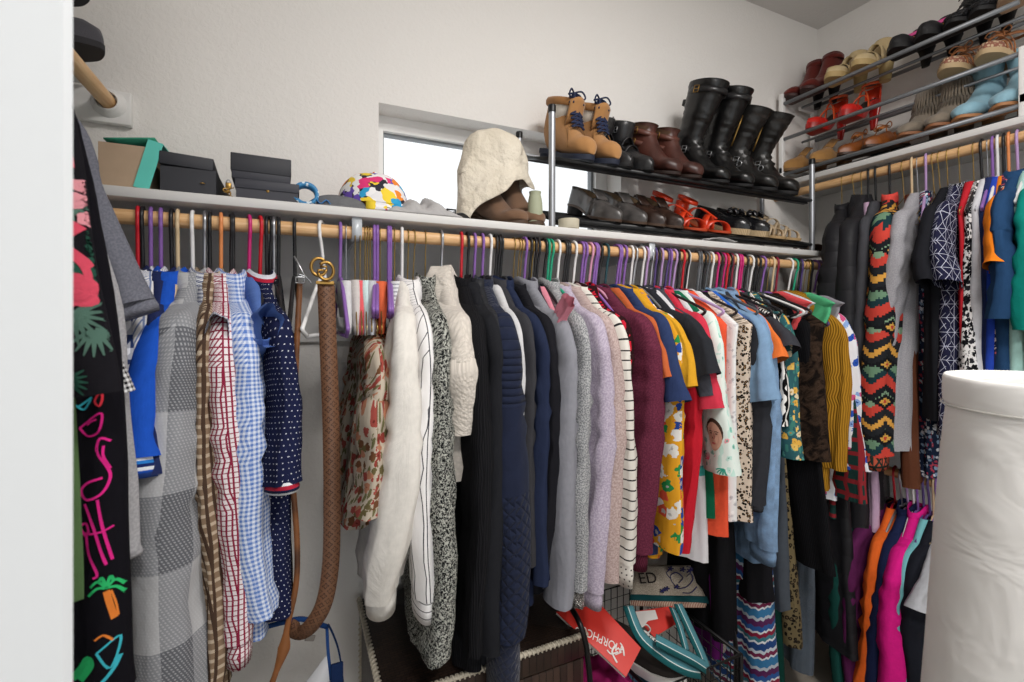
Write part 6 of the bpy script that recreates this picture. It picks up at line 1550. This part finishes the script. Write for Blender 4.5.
MB().box((-.014, -.004, -.05), (.014, .004, .012), 0, .003).build('hang_tag', cl_plain('20335c'), t, loc=Q(337, 668, 1.19), autoang=40)
MB().box((-.011, -.002, -.007), (.011, .002, .007), 0, .002).xf(Matrix.Rotation(.3, 4, 'Y')).build('label_tab', plain('9b958e', .6), t, loc=Q(310, 638, 1.205), autoang=40)
# wire cart with bags and magazines
cx0, cx1, cy0, cy1, cz = .86, 1.2, .98, 1.42, CAMH - 1.0
t = thing('wire_cart', 'black wire basket cart full of magazines and bags on the floor', 'cart', ((cx0 + cx1) / 2, (cy0 + cy1) / 2, 0))
hx, hy = (cx1 - cx0) / 2, (cy1 - cy0) / 2; M_wire = plain('161618', .35, .3)
loop = lambda z, k=1.0: [(-hx * k, -hy * k, z), (hx * k, -hy * k, z), (hx * k, hy * k, z), (-hx * k, hy * k, z)]
MB().tube(loop(cz), .006, 8, closed=True).build('rim', M_wire, t)
b = MB()
for k in range(13):
    q = -1 + 2 * k / 12
    b.tube([(q * hx, -hy, cz), (q * hx, -hy, cz - .22), (q * hx, hy, cz - .22), (q * hx, hy, cz)], .0018, 5); b.tube([(-hx, q * hy, cz), (-hx, q * hy, cz - .22), (hx, q * hy, cz - .22), (hx, q * hy, cz)], .0018, 5)
for k in range(1, 6): b.tube(loop(cz - .04 * k), .0018, 5, closed=True)
b.build('wire_basket', M_wire, t)
for sx in (-1, 1):
    for sy in (-1, 1): MB().tube([(sx * hx, sy * hy, .012), (sx * hx, sy * hy, cz)], .007, 8).build('leg', M_wire, t)
for pts in (((570, 606, 1.1), (579, 622, 1.02), (586, 645, 1.0), (591, 690, .99)), ((688, 585, 1.2), (710, 602, 1.15), (726, 622, 1.1), (735, 640, 1.08), (736, 690, 1.08))):
    MB().tube(catmull([P_Y(*p) - t.location for p in pts], 6), .0075, 8).build('handle', M_wire, t)
N1 = Vector((-.12, -.55, .83)).normalized(); P0 = P_Y(605, 640, 1.06)
def flat_thing(name, label, cat, corners, P0, n, th, m, edge_m, part='cover', part2='pages'):
    C = [rayplane(px, py, P0, n) for px, py in corners]; c0 = sum(C, Vector()) / len(C)
    t = thing(name, label, cat, c0); up = Vector(n)
    MB().grid([[p - c0 for p in C], [p - c0 - up * .0012 for p in C]], True, cap0=True, cap1=True).build(part, m, t, smooth=False)
    MB().grid([[(p - c0) * .985 - up * .0013 for p in C], [(p - c0) * .985 - up * th for p in C]], True, cap0=True, cap1=True).build(part2, edge_m, t, smooth=False)
    return t, c0
M_red = plain('d2352c', .35, var=.03); M_pg = plain('d9d6d0', .7)
t, c0 = flat_thing('magazine', 'red magazine with white lettering and hand logo, lying in the wire cart', 'magazine', [(556, 612), (600, 604), (641, 648), (626, 677)], P0, N1, .012, M_red, M_pg)
def text(s_, parent, px0, py0, px1, py1, P0, n, c0, height, m, name='lettering', lift=.0008):
    """letters between two pixels along a plane, reading from the first to the second"""
    a, b_ = rayplane(px0, py0, P0, n), rayplane(px1, py1, P0, n); ex = (b_ - a).normalized(); nn = Vector(n).normalized(); ey = nn.cross(ex)
    cu = bpy.data.curves.new(name, 'FONT'); cu.body = s_; cu.size = 1; cu.extrude = .004; cu.align_x = 'LEFT'; o = bpy.data.objects.new(name, cu); COL.objects.link(o)
    me = bpy.data.meshes.new_from_object(o.evaluated_get(bpy.context.evaluated_depsgraph_get())); bpy.data.objects.remove(o)
    xs = [v.co.x for v in me.vertices]; wd = max(xs); k = (b_ - a).length / wd
    for v in me.vertices: c = v.co.copy(); v.co = (a - c0) + ex * c.x * k + ey * c.y * height + nn * (lift + c.z * .05)
    me.materials.clear(); me.materials.append(m); o = bpy.data.objects.new(name, me); COL.objects.link(o); o.parent = parent; return o
M_wht = plain('efeae6', .5)
text('MORPHCOP', t, 622.5, 646, 577, 623.5, P0, N1, c0, .030, M_wht)
R3 = lambda px, py: rayplane(px, py, P0, N1) - c0 + N1 * .0012
b = MB()
for pts, w_ in (([(617, 663), (612, 652), (616, 645)], .006), ([(607, 650), (611, 654), (618, 652)], .005), ([(620, 643), (623, 648), (624, 656)], .005), ([(616, 648), (622, 650), (621, 646)], .005), ([(615, 655), (622, 652)], .004)):
    b.tube(catmull([R3(*p) for p in pts], 4), w_ * .5, 6, flat=.3)
b.build('hand_logo', M_wht, t)
t, c0 = flat_thing('magazine', 'red and white magazine under the teal bag strap in the wire cart', 'magazine', [(630, 612), (672, 606), (676, 624), (654, 637)], P_Y(655, 622, 1.12), N1, .02, M_red, M_pg)
R4 = lambda px, py: rayplane(px, py, P_Y(655, 622, 1.12), N1) - c0 + N1 * .0006
MB().poly([R4(*p) for p in ((631, 612), (655, 610), (658, 619), (648, 621), (640, 630))]).build('white_shape', M_wht, t, smooth=False)
# embroidered tote with teal straps
P0b = P_Y(668, 595, 1.18); N2 = Vector((-.1, -.75, .65)).normalized()
c0 = rayplane(668, 595, P0b, N2)
t = thing('tote_bag', 'beige embroidered tote with striped teal straps lying on the wire cart', 'bag', c0)
K = lambda px, py, l=0.0: rayplane(px, py, P0b, N2) - c0 + N2 * l
canv = cl_heather('b0a698', '8f8578', 300)
def quad(A, B, C, D_, n=10, lift=0.0, puff=.012):
    rows = []
    for i in range(n + 1):
        r = []
        for j in range(n + 1):
            f, h_ = j / n, i / n; px = lerp(lerp(A[0], B[0], f), lerp(D_[0], C[0], f), h_); py = lerp(lerp(A[1], B[1], f), lerp(D_[1], C[1], f), h_)
            r.append(K(px, py, lift + puff * math.sin(math.pi * f) * math.sin(math.pi * h_)))
        rows.append(r)
    return MB().grid(rows)
quad((636, 566), (690, 566), (705, 598), (630, 598)).build('bag_front', canv, t, solid=.012)
tealm, ltm = cl_plain('1f5a5e'), cl_plain('6fa3ac')
quad((630, 595), (706, 597), (708, 604), (629, 601), 8, .004, .004).build('zip_band', cl_plain('174448'), t, solid=.008)
quad((629, 601), (706, 603), (704, 608), (630, 606), 8, .004, .004).build('stitched_band', cl_stripe('8a5a48', 'cdbfae', .006, .35, False), t, solid=.008)
b = MB()
for pts in ([(676, 590), (670, 584), (668, 577), (674, 574), (680, 579), (676, 584)], [(676, 590), (684, 588), (690, 581), (688, 575), (684, 578)], [(680, 594), (688, 594), (694, 588)], [(668, 580), (664, 574), (670, 570)], [(684, 574), (690, 570), (684, 568)]):
    b.tube(catmull([K(*p, .0185) for p in pts], 4), .0022, 5, flat=.5)
for px, py in ((660, 592), (664, 590), (674, 588), (687, 572), (668, 570), (680, 571)):
    for a in range(5): b.tube([K(px, py, .0185), K(px + 3 * math.cos(a * 1.26), py + 2.4 * math.sin(a * 1.26), .0185)], .003, 5, flat=.5)
b.build('embroidery', cl_plain('2f2f5a'), t)
text('ED', t, 637, 585, 655, 584, P0b, N2, c0, .045, cl_plain('2a2628'), lift=.019)
KS = lambda px, py, Y: P_Y(px, py, Y) - c0
for nm, pts, w_ in (('strap', [(628, 606, 1.1), (640, 635, 1.04), (662, 655, 1.0), (684, 668, .98), (700, 672, .98)], .034), ('strap', [(656, 640, 1.0), (675, 650, .99), (694, 660, .98), (706, 668, .98)], .030), ('strap', [(678, 604, 1.1), (690, 630, 1.04), (700, 652, 1.0), (706, 668, .98)], .030), ('strap', [(672, 608, 1.1), (680, 628, 1.04), (686, 650, 1.0)], .022)):
    strip(nm, [KS(*p) for p in pts], w_, cl_bands(((0, '1f5a5e'), (.42, 'cfdcdc'), (.5, '4f8792'), (.95, '1f5a5e')), w_ * 1.02, vert=True, name='strap_band'), t, .003, (0, -.8, .6))
# folded things by the cart
P = P_Y(716, 612, 1.2)
o = MB().box((-.035, -.03, -.13), (.035, .03, .1), 0, .015).noise_push(.006, 14).build('cushion', cl_mesh('bdb6ac', '8f887e', .012)); o.location = P; o.rotation_euler = (0, .08, -.3); tag(o, 'beige textured cushion wedged upright behind the wire cart handle', 'cushion')
back(700, 724, 730, None, 668, 'grey', 'deep purple satin dress hanging right of the beige cushion', cl_plain('6a1f6e'), cat='dress', name='dress', hl='deep purple satin dress', sh=.12, thick=.02, hemw=.16, hang=True)
for k, (px, py, c, lab) in enumerate(((608, 690, 'b02a70', 'crumpled magenta cloth at the bottom of the wire cart'), (640, 690, '4a6f86', 'crumpled slate blue cloth at the bottom of the wire cart'))):
    rows = [[Vector(((j / 20 - .5) * .16, (i / 16 - .5) * .2, .03 * math.cos((j / 20 - .5) * 3) + .025 * _nz.noise(Vector((j * .35, i * .35, k * 5))))) for j in range(21)] for i in range(17)]
    o = MB().grid(rows).build('cloth', cl_plain(c), solid=.005); o.location = P_Y(px, py, 1.08); tag(o, lab, 'cloth')
P = P_Y(660, 674, 1.02)
t = thing('sneaker', 'white soled canvas sneaker tip at the bottom of the wire cart', 'shoe', (P.x, 1.1, P.z - .03), math.radians(-60))
s = Shoe(t, .26, .004, .026, 1.05); s.sole(plain('dcdad6', .6), .005); s.low(cl_plain('34302e'), .5, .05, .06, .045); s.laces(plain('e6e4e0', .8), (.66, .48), (.085, .1), 4, .016)
# nordic pyjamas and other low garments right of the cart
nord = cl_bands(((0, '2f5a9c'), (.10, 'dfe4ea'), (.14, '8a2440'), (.22, '3f7a8a'), (.30, 'dfe4ea'), (.34, '274a86'), (.48, 'c9d3de'), (.54, '7a2c50'), (.62, 'dfe4ea'), (.66, '3a78a8'), (.82, 'b9c4d0'), (.88, '5a2a5a')), .16, zig=.5, zp=.012, name='nordic')
back(722, 762, 778, None, 700, 'magenta', 'blue and white nordic patterned pyjamas hanging low under the black skirt', nord, cat='pyjamas', name='pyjamas', hl='nordic patterned pyjamas', sh=.15, thick=.04, hemw=.2, hemt=.08, fold=.01)
back(738, 770, 790, None, 705, 'magenta', 'dark bottle green velvet dress low beside the nordic pyjamas', cl_plain('0f3a33'), cat='dress', name='dress', hl='bottle green dress', sh=.14, thick=.03, hemw=.17, hemt=.05)
back(751, 783, 803, None, 640, 'black', 'gold and black snakeskin print skirt peeking below the tiered skirt', cl_leopard('6a5e44', '1a1714', '5a4c38', 70), cat='skirt', name='skirt', hl='snakeskin print skirt', sh=.15, thick=.03, hemw=.2, hemt=.04)
back(798, 830, 828, None, 690, 'black', 'faded blue jeans hanging low in the back corner', cl_denim('2a3746'), cat='jeans', name='jeans', hl='faded blue jeans', sh=.12, thick=.03, hemw=.14)

# ================================================================ white hamper close on the right
d = .62; uc = ang(1050); xw, yw = uc * d * CA + d * SA, d * CA - uc * d * SA
t = thing('fabric_hamper', 'tall white fabric hamper with stitched rim band in the right foreground', 'hamper', (xw, yw, 0))
g = G('white_fabric'); v = objvec(g); mp = g.n('ShaderNodeMapping'); g.L(v, mp.inputs[0]); mp.inputs['Scale'].default_value = (1, 1, 1.6)
n = g.noise(7, 3, mp.outputs[0], dist=.8); g.bump(n, .35, .02); M_wf = g.out(g.mix(n, lin('efeeeb'), lin('f8f7f5')), .8, 0, .2)
zt = CAMH - .082; rows = []
prof = [(.150, .004), (.152, .3), (.146, .6), (.136, .85), (.127, 1.0), (.116, 1.2), (.106, zt - .045), (.103, zt - .04)]
b = MB().lathe([(.001, .003)] + prof, 56); b.noise_push(.006, 9, 0, 3); b.build('hamper_wall', M_wf, t, subsurf=1)
b = MB().lathe([(.1035, zt - .043), (.107, zt - .040), (.1065, zt - .01), (.105, zt), (.101, zt + .001), (.098, zt - .005), (.097, zt - .06), (.1, zt - .3)], 56); b.noise_push(.0025, 9, 0, 3); b.build('rim_band', M_wf, t, subsurf=1)
MB().lathe([(.099, zt - .3), (.001, zt - .3)], 40).build('inner_base', M_wf, t)
MB().tube([(.1068 * math.cos(a), .1068 * math.sin(a), zt - .0405) for a in np.linspace(0, 6.2832, 60)[:-1]], .0012, 5, closed=True).build('stitching', plain('cfcdc8', .8), t)
